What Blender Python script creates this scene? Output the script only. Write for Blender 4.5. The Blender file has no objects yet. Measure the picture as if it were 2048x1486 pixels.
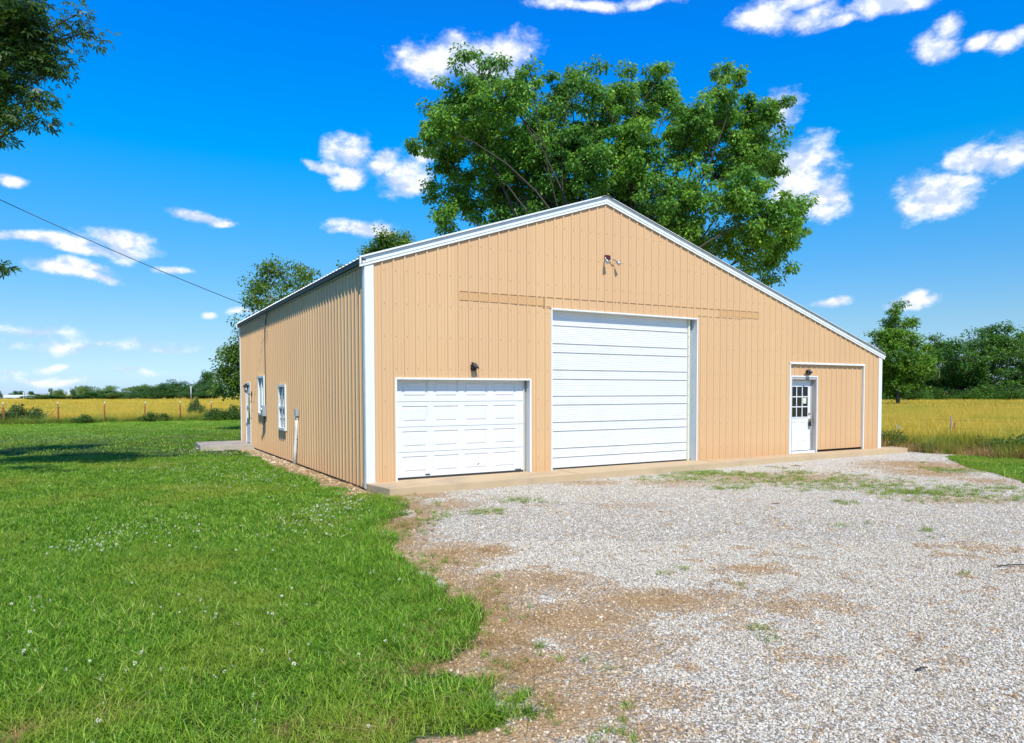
import bpy, bmesh, math, random
import numpy as np
from mathutils import Vector, Matrix
R = math.radians
rng = np.random.default_rng(7)
random.seed(7)
scene = bpy.context.scene
C = scene.collection

# ------------------------------------------------------------------ camera
FPX, PYC = 1396.2, 834.9                      # focal length and principal row of the 2048 x 1486 picture
CAM = np.array([-4.198, -12.644, 1.812])
yaw, pitch, roll = R(59.862), R(-2.005), R(-0.132)
Fv = np.array([math.cos(yaw)*math.cos(pitch), math.sin(yaw)*math.cos(pitch), math.sin(pitch)])
Rv0 = np.array([math.sin(yaw), -math.cos(yaw), 0.0]); Uv0 = np.cross(Rv0, Fv)
Rv = Rv0*math.cos(roll)+Uv0*math.sin(roll); Uv = -Rv0*math.sin(roll)+Uv0*math.cos(roll)
cd = bpy.data.cameras.new('camera'); cam = bpy.data.objects.new('camera', cd); C.objects.link(cam)
M = Matrix.Identity(4)
for i in range(3):
    M[i][0] = Rv[i]; M[i][1] = Uv[i]; M[i][2] = -Fv[i]; M[i][3] = CAM[i]
cam.matrix_world = M
cd.sensor_width = 36; cd.lens = FPX/2048*36
cd.shift_y = (PYC-743)/2048
cd.clip_start = 0.1; cd.clip_end = 8000
scene.camera = cam

def ray(px, py): return Fv+Rv*(px-1024)/FPX-Uv*(py-PYC)/FPX
def plane(px, py, axis, val):
    d = ray(px, py); return CAM+d*(val-CAM[axis])/d[axis]
def gnd(px, py, z=0.0): return plane(px, py, 2, z)
def atd(px, py, d): return CAM+ray(px, py)*d          # d = depth along the optical axis
FH = np.array([math.cos(yaw), math.sin(yaw)]); RH = np.array([math.sin(yaw), -math.cos(yaw)])
def dirg(px, d):                                       # ground point in column px at depth d
    p = atd(px, 786, d); return np.array([p[0], p[1], 0.0])

# ------------------------------------------------------------------ light
SUN_AZ, SUN_EL = R(-103.5), R(51)
sd = np.array([math.cos(SUN_AZ)*math.cos(SUN_EL), math.sin(SUN_AZ)*math.cos(SUN_EL), math.sin(SUN_EL)])
sl = bpy.data.lights.new('sun', 'SUN'); sl.energy = 4.2; sl.angle = R(0.55); sl.color = (1.0, 0.95, 0.83)
so = bpy.data.objects.new('sun', sl); C.objects.link(so)
so.rotation_euler = Vector(sd).to_track_quat('Z', 'Y').to_euler()

scene.view_settings.view_transform = 'Standard'; scene.view_settings.look = 'None'
scene.view_settings.gamma = 1; scene.view_settings.exposure = 0.3
scene.view_settings.use_curve_mapping = False

class NT:
    def __init__(s, tree): s.t = tree; s.n = tree.nodes; s.l = tree.links
    def new(s, typ, ins=None, **kw):
        nd = s.n.new(typ)
        for k, v in kw.items(): setattr(nd, k, v)
        for k, v in (ins or {}).items():
            sk = nd.inputs[k]
            if hasattr(v, 'is_linked') or isinstance(v, bpy.types.NodeSocket): s.l.new(v, sk)
            else: sk.default_value = v
        return nd
    def math(s, op, a, b=None, c=None, clamp=False):
        ins = {0: a}
        if b is not None: ins[1] = b
        if c is not None: ins[2] = c
        return s.new('ShaderNodeMath', ins, operation=op, use_clamp=clamp).outputs[0]
    def noise(s, vec, scale, detail=4, rough=0.55, dist=0.0):
        return s.new('ShaderNodeTexNoise', {'Vector': vec, 'Scale': scale, 'Detail': detail, 'Roughness': rough, 'Distortion': dist}).outputs['Fac']
    def ramp(s, fac, stops, interp='LINEAR'):
        r = s.new('ShaderNodeValToRGB', {0: fac}); cr = r.color_ramp; cr.interpolation = interp
        while len(cr.elements) < len(stops): cr.elements.new(0.5)
        for e, (p, c) in zip(cr.elements, stops):
            e.position = p; e.color = (*c, 1) if len(c) == 3 else c
        return r.outputs[0]
    def sstep(s, v, a, b):
        return s.new('ShaderNodeMapRange', {0: v, 1: a, 2: b, 3: 0.0, 4: 1.0}, interpolation_type='SMOOTHSTEP').outputs[0]
    def mix(s, fac, a, b, blend='MIX'):
        m = s.new('ShaderNodeMix', data_type='RGBA', blend_type=blend)
        def put(sk, v):
            if isinstance(v, bpy.types.NodeSocket): s.l.new(v, sk)
            elif isinstance(v, (tuple, list)): sk.default_value = (*v[:3], 1)
            else: sk.default_value = v
        put(m.inputs[0], fac); put(m.inputs[6], a); put(m.inputs[7], b)
        return m.outputs[2]

world = bpy.data.worlds.new('World'); scene.world = world; world.use_nodes = True
w = NT(world.node_tree); w.n.clear()
sky = w.new('ShaderNodeTexSky', sky_type='NISHITA', sun_disc=False, sun_elevation=SUN_EL,
            sun_rotation=math.atan2(sd[0], sd[1]), altitude=300, air_density=1.0, dust_density=0.6, ozone_density=4.0)
tc = w.new('ShaderNodeTexCoord').outputs['Generated']
sp = w.new('ShaderNodeSeparateXYZ', {0: tc}).outputs
el = w.math('ARCSINE', sp[2]); az = w.math('ARCTAN2', sp[1], sp[0])
co = w.new('ShaderNodeCombineXYZ', {0: az, 1: el, 2: 0.0}).outputs[0]
# deep polarised blue high up, pale blue at the horizon
tint = w.ramp(w.math('MULTIPLY', el, 1/R(45), clamp=True),
              [(0.0, (0.85, 1.12, 1.8)), (0.014, (0.80, 1.08, 1.75)), (0.071, (0.74, 0.93, 1.15)), (0.118, (0.68, 0.95, 1.10)), (0.216, (0.42, 1.0, 1.3)), (0.393, (0.0, 1.18, 1.75)), (0.595, (0.0, 1.10, 2.3)), (1.0, (0.15, 0.75, 1.6))])
skyc = w.mix(1.0, sky.outputs[0], tint, 'MULTIPLY')
CL = [(870,125,75,38),(832,112,42,26),(935,105,55,38),(1015,108,58,36),(915,72,20,16),(960,135,70,25),
 (700,288,42,26),(665,322,42,12),(712,340,32,22),(768,318,30,26),(812,350,42,42),(842,308,26,16),(825,375,40,20),
 (1600,325,70,45),(1645,385,46,40),(1562,222,30,34,.6),(1580,370,60,45),
 (1535,45,58,34),(1615,42,60,24),(1600,5,42,18),(1690,45,34,14),(1770,15,90,22),(1840,8,40,14),
 (1880,95,48,30),(1903,52,32,22),(1855,105,22,16),(1960,82,32,15),(2025,85,40,18),
 (1970,300,60,26),(2030,308,50,30),(1925,312,30,12),
 (1880,375,80,38),(1935,345,30,14),(1830,402,46,14),
 (720,453,55,15),(690,460,30,8),(765,462,22,8),(400,432,52,11),(440,440,22,8),(20,360,28,11),
 (232,488,64,20),(240,505,40,22),(95,492,115,13),(165,510,60,12),(140,548,72,14),(190,562,40,9),(350,543,36,9),
 (1660,604,36,10),(1830,608,52,14),(1843,600,26,14),(475,628,20,7,.8),(420,634,10,5,.6),(200,692,110,9,.35),(60,665,80,9,.45),
 (300,698,70,12,.4),(1180,5,100,13,.8),(1290,0,46,10,.7),
 (110,732,30,7,.6),(38,742,24,6,.5),(72,755,34,6,.45),(270,746,36,5,.35),(140,762,50,5,.3)]
wn = w.new('ShaderNodeTexNoise', {'Vector': co, 'Scale': 9.0, 'Detail': 2.0}).outputs['Color']
wv = w.new('ShaderNodeVectorMath', {0: wn, 1: (0.5, 0.5, 0.5)}, operation='SUBTRACT').outputs[0]
wv = w.new('ShaderNodeVectorMath', {0: wv, 'Scale': 0.05}, operation='SCALE').outputs[0]
cow = w.new('ShaderNodeVectorMath', {0: co, 1: wv}, operation='ADD').outputs[0]
best = None; bestv = None
for c in CL:
    d0 = ray(c[0], c[1]); d1 = ray(c[0]+c[2], c[1]); d2 = ray(c[0], c[1]-c[3])
    ang = lambda d: (math.atan2(d[1], d[0]), math.asin(d[2]/np.linalg.norm(d)))
    a0, a1, a2 = ang(d0), ang(d1), ang(d2)
    sx = 1/abs(a1[0]-a0[0]); sy = 1/abs(a2[1]-a0[1])
    v = w.new('ShaderNodeVectorMath', {0: cow, 1: (sx, sy, 0), 2: (-a0[0]*sx, -a0[1]*sy, 0)}, operation='MULTIPLY_ADD').outputs[0]
    ln = w.new('ShaderNodeVectorMath', {0: v}, operation='LENGTH').outputs['Value']
    k = c[4] if len(c) > 4 else 1.0
    m = w.math('MULTIPLY_ADD', ln, -k, 1.0*k+(k-1)*0.25)
    best = m if best is None else w.math('SMOOTH_MAX', best, m, 0.18)
# flat bottoms / puffs come from two noise octaves
st = w.new('ShaderNodeVectorMath', {0: co, 1: (1.0, 1.5, 1.0)}, operation='MULTIPLY').outputs[0]
n1 = w.noise(st, 22, 8, 0.66); n2 = w.noise(st, 9, 3, 0.5)
dens = w.math('ADD', best, w.math('MULTIPLY', w.math('SUBTRACT', n1, 0.5), 2.4))
dens = w.math('ADD', dens, w.math('MULTIPLY', w.math('SUBTRACT', n2, 0.5), 0.5))
cov = w.sstep(dens, -0.45, 0.62)
# brighter tops, soft blue-grey in the thick undersides
shade = w.noise(w.new('ShaderNodeVectorMath', {0: st, 1: (0.0, 0.012, 0.0)}, operation='ADD').outputs[0], 26, 5, 0.6)
sh = w.math('SUBTRACT', n1, shade)
ccol = w.mix(w.sstep(sh, -0.12, 0.14), (5.0, 6.0, 8.0), (9.2, 9.3, 9.6))
cov = w.math('MULTIPLY', cov, 0.96)
skyc = w.mix(cov, skyc, ccol)
bg = w.new('ShaderNodeBackground', {'Color': skyc, 'Strength': 0.1})
wo = w.new('ShaderNodeOutputWorld', {'Surface': bg.outputs[0]})
world.cycles.sampling_method = 'MANUAL'; world.cycles.sample_map_resolution = 512

# ------------------------------------------------------------------ tagging and mesh helpers
def tag(o, label=None, cat=None, group=None, kind=None):
    if label: o['label'] = label
    if cat: o['category'] = cat
    if group: o['group'] = group
    if kind: o['kind'] = kind
    return o
def empty(name, loc, rz=0.0):
    o = bpy.data.objects.new(name, None); C.objects.link(o)
    o.location = loc; o.rotation_euler = (0, 0, rz); o.empty_display_size = 0.2
    return o
def link(name, me, mat, parent=None):
    if mat is not None and not me.materials: me.materials.append(mat)
    o = bpy.data.objects.new(name, me); C.objects.link(o)
    if parent is not None: o.parent = parent
    return o
class MB:
    """collects shapes, build() links them as ONE mesh object"""
    def __init__(s): s.v = []; s.f = []; s.sm = []
    def quad(s, a, b, c, d):
        n = len(s.v); s.v += [tuple(a), tuple(b), tuple(c), tuple(d)]; s.f.append((n, n+1, n+2, n+3)); s.sm.append(False)
    def box(s, lo, hi):
        x0, y0, z0 = lo; x1, y1, z1 = hi; n = len(s.v)
        s.v += [(x0,y0,z0),(x1,y0,z0),(x1,y1,z0),(x0,y1,z0),(x0,y0,z1),(x1,y0,z1),(x1,y1,z1),(x0,y1,z1)]
        s.f += [(n,n+3,n+2,n+1),(n+4,n+5,n+6,n+7),(n,n+1,n+5,n+4),(n+1,n+2,n+6,n+5),(n+2,n+3,n+7,n+6),(n+3,n,n+4,n+7)]; s.sm += [False]*6
        return s
    def obox(s, c, size, rot=(0,0,0)):
        m = Matrix.Translation(c) @ __import__('mathutils').Euler(rot).to_matrix().to_4x4(); n0 = len(s.v)
        h = [k/2 for k in size]; s.box((-h[0],-h[1],-h[2]), tuple(h))
        for i in range(n0, len(s.v)): s.v[i] = tuple(m @ Vector(s.v[i]))
        return s
    def prism(s, pts, d):
        """closed polygon pts (3D), extruded by vector d"""
        n = len(s.v); k = len(pts); d = Vector(d)
        s.v += [tuple(p) for p in pts]+[tuple(Vector(p)+d) for p in pts]
        s.f.append(tuple(range(n, n+k))[::-1]); s.f.append(tuple(range(n+k, n+2*k)))
        for i in range(k): j = (i+1) % k; s.f.append((n+i, n+j, n+k+j, n+k+i))
        s.sm += [False]*(k+2); return s
    def tube(s, pts, radii, seg=8, cap=True, jit=0.0):
        pts = [Vector(p) for p in pts]
        if not hasattr(radii, '__len__'): radii = [radii]*len(pts)
        n0 = len(s.v); prev = None
        for i, p in enumerate(pts):
            t = (pts[min(i+1, len(pts)-1)]-pts[max(i-1, 0)]).normalized()
            if prev is None: a = t.orthogonal().normalized()
            else: a = (prev-t*prev.dot(t)); a = a.normalized() if a.length > 1e-6 else t.orthogonal().normalized()
            prev = a; b = t.cross(a)
            for k in range(seg):
                an = 2*math.pi*k/seg; r = radii[i]*(1+jit*random.uniform(-1, 1))
                s.v.append(tuple(p+a*math.cos(an)*r+b*math.sin(an)*r))
        for i in range(len(pts)-1):
            for k in range(seg):
                q = (k+1) % seg; o = n0+i*seg
                s.f.append((o+k, o+q, o+seg+q, o+seg+k)); s.sm.append(True)
        if cap:
            s.f.append(tuple(range(n0, n0+seg))[::-1]); m = n0+(len(pts)-1)*seg; s.f.append(tuple(range(m, m+seg))); s.sm += [False]*2
        return s
    def build(s, name, mat, parent=None, bevel=0):
        me = bpy.data.meshes.new(name); me.from_pydata(s.v, [], s.f); me.update()
        me.polygons.foreach_set('use_smooth', s.sm)
        if bevel:
            bm = bmesh.new(); bm.from_mesh(me)
            bmesh.ops.bevel(bm, geom=[e for e in bm.edges if len(e.link_faces) == 2 and e.calc_face_angle(0) > 0.6], offset=bevel, segments=2, affect='EDGES', profile=0.7)
            bm.to_mesh(me); bm.free()
        return link(name, me, mat, parent)
def np_mesh(name, V, Q, attrs=None, smooth=False):
    me = bpy.data.meshes.new(name); V = np.asarray(V, np.float32); Q = np.asarray(Q, np.int32); k = Q.shape[1]
    me.vertices.add(len(V)); me.vertices.foreach_set('co', V.ravel())
    me.loops.add(Q.size); me.loops.foreach_set('vertex_index', Q.ravel())
    me.polygons.add(len(Q)); me.polygons.foreach_set('loop_start', np.arange(0, Q.size, k, dtype=np.int32))
    me.polygons.foreach_set('use_smooth', np.full(len(Q), smooth))
    for nm, a in (attrs or {}).items():
        at = me.attributes.new(nm, 'FLOAT', 'POINT'); at.data.foreach_set('value', np.asarray(a, np.float32))
    me.update(calc_edges=True); me.validate()
    return me

# ------------------------------------------------------------------ materials
def mat(name, col, rough=0.6, var=0.08, scale=6.0, spec=0.4, metal=0.0, bump=0.0, bscale=80, streak=False, col2=None, c2scale=1.5, c2thr=(0.55, 0.75)):
    m = bpy.data.materials.new(name); m.use_nodes = True; t = NT(m.node_tree); b = t.n['Principled BSDF']
    P = t.new('ShaderNodeTexCoord').outputs['Object']
    if streak: P2 = t.new('ShaderNodeVectorMath', {0: P, 1: (6.0, 6.0, 0.35)}, operation='MULTIPLY').outputs[0]
    else: P2 = P
    n = t.noise(P2, scale, 5, 0.6)
    c = t.mix(n, tuple(max(0, x*(1-var)) for x in col), tuple(min(1, x*(1+var)) for x in col))
    if col2: c = t.mix(t.sstep(t.noise(P2, c2scale, 6, 0.65), *c2thr), c, col2)
    t.l.new(c, b.inputs['Base Color'])
    b.inputs['Roughness'].default_value = rough; b.inputs['Metallic'].default_value = metal
    b.inputs['Specular IOR Level'].default_value = spec
    if bump:
        bp = t.new('ShaderNodeBump', {'Height': t.noise(P, bscale, 4), 'Strength': bump, 'Distance': 0.01 if bscale > 5 else 0.06}); t.l.new(bp.outputs[0], b.inputs['Normal'])
    return m
TAN = (0.675, 0.436, 0.224)
M = {}
def siding(name, col):
    m = bpy.data.materials.new(name); m.use_nodes = True; t = NT(m.node_tree); b = t.n['Principled BSDF']
    P = t.new('ShaderNodeTexCoord').outputs['Object']
    st = t.new('ShaderNodeVectorMath', {0: P, 1: (9.0, 9.0, 0.25)}, operation='MULTIPLY').outputs[0]
    n = t.noise(st, 1.2, 6, 0.65); n2 = t.noise(P, 0.5, 3)
    c = t.mix(n, tuple(x*0.93 for x in col), tuple(min(1, x*1.06) for x in col))
    c = t.mix(t.math('MULTIPLY', t.sstep(n2, 0.4, 0.7), 0.5), c, (col[0]*0.98, col[1]*0.93, col[2]*0.92))
    sx_ = t.new('ShaderNodeSeparateXYZ', {0: P}).outputs
    sheet = t.new('ShaderNodeTexWhiteNoise', {'W': t.math('FLOOR', t.math('DIVIDE', t.math('ADD', sx_[0], sx_[1]), 0.9144))}, noise_dimensions='1D').outputs['Value']
    c = t.mix(t.math('MULTIPLY', sheet, 0.75), c, (col[0]*0.93, col[1]*0.90, col[2]*0.92))
    c = t.mix(t.math('MULTIPLY', t.sstep(t.noise(st, 3.5, 5, 0.7), 0.60, 0.75), 0.25), c, (col[0]*0.80, col[1]*0.72, col[2]*0.62))
    # faded, slightly pinker and dusty band near the ground
    z = t.new('ShaderNodeSeparateXYZ', {0: P}).outputs[2]
    dirt = t.math('MULTIPLY', t.sstep(t.math('ADD', z, t.math('MULTIPLY', t.noise(st, 0.8, 5), 0.5)), 0.85, 0.25), 0.5)
    c = t.mix(dirt, c, (col[0]*0.82, col[1]*0.74, col[2]*0.70))
    t.l.new(c, b.inputs['Base Color']); b.inputs['Roughness'].default_value = 0.42
    b.inputs['Specular IOR Level'].default_value = 0.35
    bp = t.new('ShaderNodeBump', {'Height': t.noise(st, 0.7, 3), 'Strength': 0.25, 'Distance': 0.01}); t.l.new(bp.outputs[0], b.inputs['Normal'])
    return m
M['tan'] = siding('tan_siding', TAN)
M['tan2'] = siding('tan_patch', (0.63, 0.385, 0.175))
M['white'] = mat('white_trim', (0.76, 0.78, 0.76), 0.4, 0.05, streak=True, col2=(0.60, 0.59, 0.54), c2thr=(0.5, 0.8), bump=0.3, bscale=1.5)
M['whitedoor'] = mat('white_door', (0.73, 0.73, 0.71), 0.42, 0.04, streak=True, col2=(0.64, 0.62, 0.56), c2thr=(0.5, 0.85), bump=0.5, bscale=1.2)
M['whitesteel'] = mat('white_steel', (0.73, 0.735, 0.72), 0.4, 0.04, col2=(0.64, 0.64, 0.61), c2thr=(0.5, 0.8), bump=0.5, bscale=1.2)
M['cream'] = mat('cream_track', (0.72, 0.68, 0.52), 0.5)
M['dark'] = mat('dark_gap', (0.015, 0.014, 0.013), 0.8)
M['rubber'] = mat('rubber', (0.03, 0.03, 0.03), 0.7)
M['eave'] = mat('dark_eave_metal', (0.075, 0.10, 0.10), 0.5)
M['roof'] = mat('galvanised_roof', (0.42, 0.44, 0.45), 0.4, 0.1, metal=0.3)
M['rust'] = mat('rusty_line', (0.46, 0.27, 0.12), 0.8, 0.3, 20)
M['screw'] = mat('screw', (0.30, 0.19, 0.11), 0.5)
M['greywood'] = mat('weathered_wood', (0.42, 0.40, 0.37), 0.8, 0.25, 8, streak=True, bump=0.4, bscale=60, col2=(0.20, 0.19, 0.18), c2scale=2.5, c2thr=(0.5, 0.65))
M['glass'] = mat('dark_glass', (0.010, 0.016, 0.02), 0.08, 0.2, spec=0.35)
M['teal'] = mat('curtain_teal', (0.10, 0.30, 0.26), 0.7, 0.3, 10)
M['curtain'] = mat('curtain_pale', (0.30, 0.58, 0.52), 0.8, 0.15, 14)
M['brass'] = mat('brass', (0.50, 0.33, 0.10), 0.3, metal=0.9)
M['steel'] = mat('steel', (0.50, 0.50, 0.48), 0.35, metal=0.8)
M['alum'] = mat('aluminium_lamp', (0.45, 0.47, 0.46), 0.25, metal=0.6)
M['maroon'] = mat('maroon_box', (0.09, 0.012, 0.02), 0.5)
M['black'] = mat('black_plastic', (0.012, 0.013, 0.015), 0.3)
M['solar'] = mat('solar_panel', (0.03, 0.045, 0.07), 0.15, 0.3, 30, spec=0.8)
M['boxgrey'] = mat('grey_electrical_box', (0.34, 0.38, 0.40), 0.5)
M['pvc'] = mat('white_pvc', (0.74, 0.73, 0.69), 0.5, 0.08)
M['paper'] = mat('paper_notice', (0.62, 0.68, 0.50), 0.9, 0.15, 60)
M['lampglass'] = mat('lamp_glass', (0.62, 0.66, 0.66), 0.15)
M['concrete'] = mat('tan_concrete', (0.52, 0.38, 0.22), 0.9, 0.14, 1.4, bump=0.3, bscale=120, col2=(0.36, 0.27, 0.18), c2scale=0.9, c2thr=(0.5, 0.8))
M['concrete2'] = mat('grey_concrete', (0.42, 0.36, 0.29), 0.9, 0.16, 1.4, bump=0.3, bscale=120, col2=(0.25, 0.20, 0.19), c2scale=1.0, c2thr=(0.5, 0.7))
M['bark'] = mat('bark', (0.055, 0.045, 0.036), 0.9, 0.35, 6, bump=0.8, bscale=18, col2=(0.10, 0.085, 0.07), c2scale=3)
M['barkpale'] = mat('pale_bark', (0.27, 0.24, 0.20), 0.9, 0.3, 6, bump=0.8, bscale=18)
M['postred'] = mat('rust_red_post', (0.26, 0.075, 0.03), 0.7, 0.25, 12)
M['posttip'] = mat('white_post_tip', (0.62, 0.63, 0.62), 0.6)
M['wire'] = mat('fence_wire', (0.22, 0.19, 0.16), 0.6, metal=0.4)
M['cable'] = mat('cable', (0.05, 0.055, 0.06), 0.5)
M['postwood'] = mat('old_fence_wood', (0.26, 0.21, 0.15), 0.9, 0.3, 8, streak=True)
M['barnroof'] = mat('barn_roof', (0.66, 0.69, 0.72), 0.5)
M['barnwall'] = mat('barn_wall', (0.72, 0.74, 0.75), 0.6)
M['blue'] = mat('pale_blue_plastic', (0.42, 0.60, 0.72), 0.5)
M['twig'] = mat('dark_twig', (0.055, 0.04, 0.03), 0.9)
M['straw'] = mat('straw', (0.52, 0.34, 0.13), 0.8, 0.2)

def leafmat(name, dark, light, hue_tip=None, trans=0.3, rough=0.45, clump=0.5):
    m = bpy.data.materials.new(name); m.use_nodes = True; t = NT(m.node_tree); t.n.clear()
    g = t.new('ShaderNodeNewGeometry'); at = t.new('ShaderNodeAttribute', attribute_name='tint')
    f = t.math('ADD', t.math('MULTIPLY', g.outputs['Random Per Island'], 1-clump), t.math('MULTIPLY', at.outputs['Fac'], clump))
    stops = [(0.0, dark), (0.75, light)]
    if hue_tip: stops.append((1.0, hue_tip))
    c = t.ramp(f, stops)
    d = t.new('ShaderNodeBsdfPrincipled', {'Base Color': c, 'Roughness': rough, 'Specular IOR Level': 0.35})
    tr = t.new('ShaderNodeBsdfTranslucent', {'Color': t.mix(0.5, c, (0.25, 0.42, 0.04))})
    mx = t.new('ShaderNodeMixShader', {0: trans, 1: d.outputs[0], 2: tr.outputs[0]})
    t.new('ShaderNodeOutputMaterial', {'Surface': mx.outputs[0]})
    return m
M['leaf_maple'] = leafmat('maple_leaves', (0.045, 0.15, 0.034), (0.17, 0.39, 0.045), (0.42, 0.62, 0.07), 0.42)
M['leaf_near'] = leafmat('near_leaves', (0.018, 0.055, 0.012), (0.06, 0.13, 0.018), (0.14, 0.20, 0.025), 0.3)
M['leaf_small'] = leafmat('small_tree_leaves', (0.04, 0.10, 0.018), (0.17, 0.28, 0.03), (0.34, 0.38, 0.05), 0.38)
M['leaf_oak'] = leafmat('oak_leaves', (0.024, 0.090, 0.020), (0.09, 0.22, 0.024), (0.20, 0.36, 0.035), 0.35)
M['leaf_bright'] = leafmat('bright_leaves', (0.035, 0.12, 0.018), (0.15, 0.32, 0.026), (0.36, 0.52, 0.04), 0.38)
M['leaf_far'] = leafmat('far_leaves', (0.020, 0.075, 0.024), (0.08, 0.19, 0.035), (0.15, 0.27, 0.04), 0.3)
M['leaf_farpale'] = leafmat('far_pale_leaves', (0.09, 0.17, 0.05), (0.22, 0.34, 0.08), (0.32, 0.42, 0.10), 0.3)
M['leaf_weed'] = leafmat('weed_leaves', (0.025, 0.07, 0.015), (0.11, 0.20, 0.03), (0.24, 0.30, 0.06), 0.3)

def grassmat(name, stops, trans=0.3, patch=None, pscale=0.35):
    m = bpy.data.materials.new(name); m.use_nodes = True; t = NT(m.node_tree); t.n.clear()
    g = t.new('ShaderNodeNewGeometry'); oi = t.new('ShaderNodeObjectInfo')
    f = t.math('ADD', t.math('MULTIPLY', g.outputs['Random Per Island'], 0.6), t.math('MULTIPLY', oi.outputs['Random'], 0.4))
    c = t.ramp(f, stops)
    if patch:
        n = t.noise(g.outputs['Position'], pscale, 4, 0.6)
        c = t.mix(t.math('MULTIPLY', t.sstep(n, 0.46, 0.66), 0.6), c, patch)
    d = t.new('ShaderNodeBsdfPrincipled', {'Base Color': c, 'Roughness': 0.5, 'Specular IOR Level': 0.3})
    tr = t.new('ShaderNodeBsdfTranslucent', {'Color': c})
    mx = t.new('ShaderNodeMixShader', {0: trans, 1: d.outputs[0], 2: tr.outputs[0]})
    t.new('ShaderNodeOutputMaterial', {'Surface': mx.outputs[0]})
    return m
M['grass'] = grassmat('lawn_grass', [(0, (0.02, 0.085, 0.004)), (0.35, (0.085, 0.225, 0.006)), (0.65, (0.22, 0.42, 0.02)), (0.88, (0.44, 0.60, 0.075)), (0.96, (0.68, 0.66, 0.24)), (1, (0.64, 0.44, 0.19))], 0.3, (0.34, 0.38, 0.04))
M['hay'] = grassmat('field_grass', [(0, (0.32, 0.24, 0.035)), (0.35, (0.68, 0.49, 0.05)), (0.85, (0.90, 0.66, 0.09)), (1, (0.88, 0.70, 0.25))], 0.35, (0.40, 0.44, 0.04), 0.16)
M['weedgrass'] = grassmat('weed_grass', [(0, (0.07, 0.16, 0.012)), (0.5, (0.20, 0.32, 0.03)), (1, (0.55, 0.50, 0.12))], 0.3)
M['deadgrass'] = grassmat('dead_grass', [(0, (0.30, 0.17, 0.06)), (0.6, (0.48, 0.31, 0.12)), (1, (0.60, 0.42, 0.19))], 0.2)
m = bpy.data.materials.new('gravel_stone'); m.use_nodes = True; t = NT(m.node_tree); b = t.n['Principled BSDF']
oi = t.new('ShaderNodeObjectInfo'); g = t.new('ShaderNodeNewGeometry')
c = t.ramp(oi.outputs['Random'], [(0, (0.28, 0.20, 0.12)), (0.15, (0.48, 0.42, 0.32)), (0.5, (0.61, 0.57, 0.47)), (0.80, (0.74, 0.70, 0.60)), (0.88, (0.68, 0.54, 0.34)), (1, (0.38, 0.24, 0.12))])
sp_ = t.noise(g.outputs['Position'], 0.8, 3)
c = t.mix(t.math('MULTIPLY', t.noise(g.outputs['Position'], 60, 3), 0.25), c, (0.40, 0.30, 0.18))
t.l.new(c, b.inputs['Base Color']); b.inputs['Roughness'].default_value = 0.85; M['stone'] = m
m = bpy.data.materials.new('dusty_stone'); m.use_nodes = True; t = NT(m.node_tree); b = t.n['Principled BSDF']
oi = t.new('ShaderNodeObjectInfo'); g = t.new('ShaderNodeNewGeometry')
c = t.ramp(oi.outputs['Random'], [(0, (0.24, 0.14, 0.06)), (0.4, (0.44, 0.29, 0.15)), (0.75, (0.58, 0.43, 0.26)), (1, (0.72, 0.62, 0.46))])
t.l.new(c, b.inputs['Base Color']); b.inputs['Roughness'].default_value = 0.9; M['stone2'] = m

# ------------------------------------------------------------------ layout masks on the ground (world coordinates)
def inpoly(P, poly):
    x, y = P[:, 0], P[:, 1]; inside = np.zeros(len(P), bool); n = len(poly)
    for i in range(n):
        x0, y0 = poly[i]; x1, y1 = poly[(i+1) % n]
        c = ((y0 > y) != (y1 > y)) & (x < (x1-x0)*(y-y0)/(y1-y0+1e-12)+x0); inside ^= c
    return inside
def polydist(P, poly, closed=True):
    d = np.full(len(P), 1e9); n = len(poly)
    for i in range(n if closed else n-1):
        a = np.array(poly[i]); b = np.array(poly[(i+1) % n]); ab = b-a
        t = np.clip(((P-a)@ab)/(ab@ab+1e-12), 0, 1); d = np.minimum(d, np.linalg.norm(P-(a+t[:, None]*ab), axis=1))
    return d
def vnoise(P, s, seed=0, oct=3):
    out = np.zeros(len(P)); amp = 1; tot = 0
    for o in range(oct):
        q = P*s*(2**o)+seed*17.3+o*5.1; i = np.floor(q).astype(np.int64); f = q-i; f = f*f*(3-2*f)
        def h(a, b):
            n = (a*374761393+b*668265263+seed*2246822519) & 0xffffffff; n = ((n ^ (n >> 13))*1274126177) & 0xffffffff
            return ((n ^ (n >> 16)) & 0xffff)/65535.0
        v = (h(i[:,0], i[:,1])*(1-f[:,0])+h(i[:,0]+1, i[:,1])*f[:,0])*(1-f[:,1])+(h(i[:,0], i[:,1]+1)*(1-f[:,0])+h(i[:,0]+1, i[:,1]+1)*f[:,0])*f[:,1]
        out += v*amp; tot += amp; amp *= 0.5
    return out/tot
g2 = lambda px, py: tuple(gnd(px, py)[:2])
EDGE = [g2(*p) for p in [(781,990),(831,1020),(834,1031),(785,1048),(800,1078),(778,1101),(838,1137),(888,1158),(898,1195),(948,1204),(980,1225),(955,1254),(965,1286),(912,1317),(842,1346),(983,1353),(1054,1370),(1075,1402),(1107,1427),(1000,1452),(912,1473),(841,1470),(790,1530),(700,1800)]]
FENCE_Y = 39.2
LAWN = EDGE+[(-3.6,-14.0),(-4,-40),(-60,-40),(-60,FENCE_Y),(40,FENCE_Y+6),(40,14.0),(0.0,14.0),(0.0,0.0)]
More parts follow.
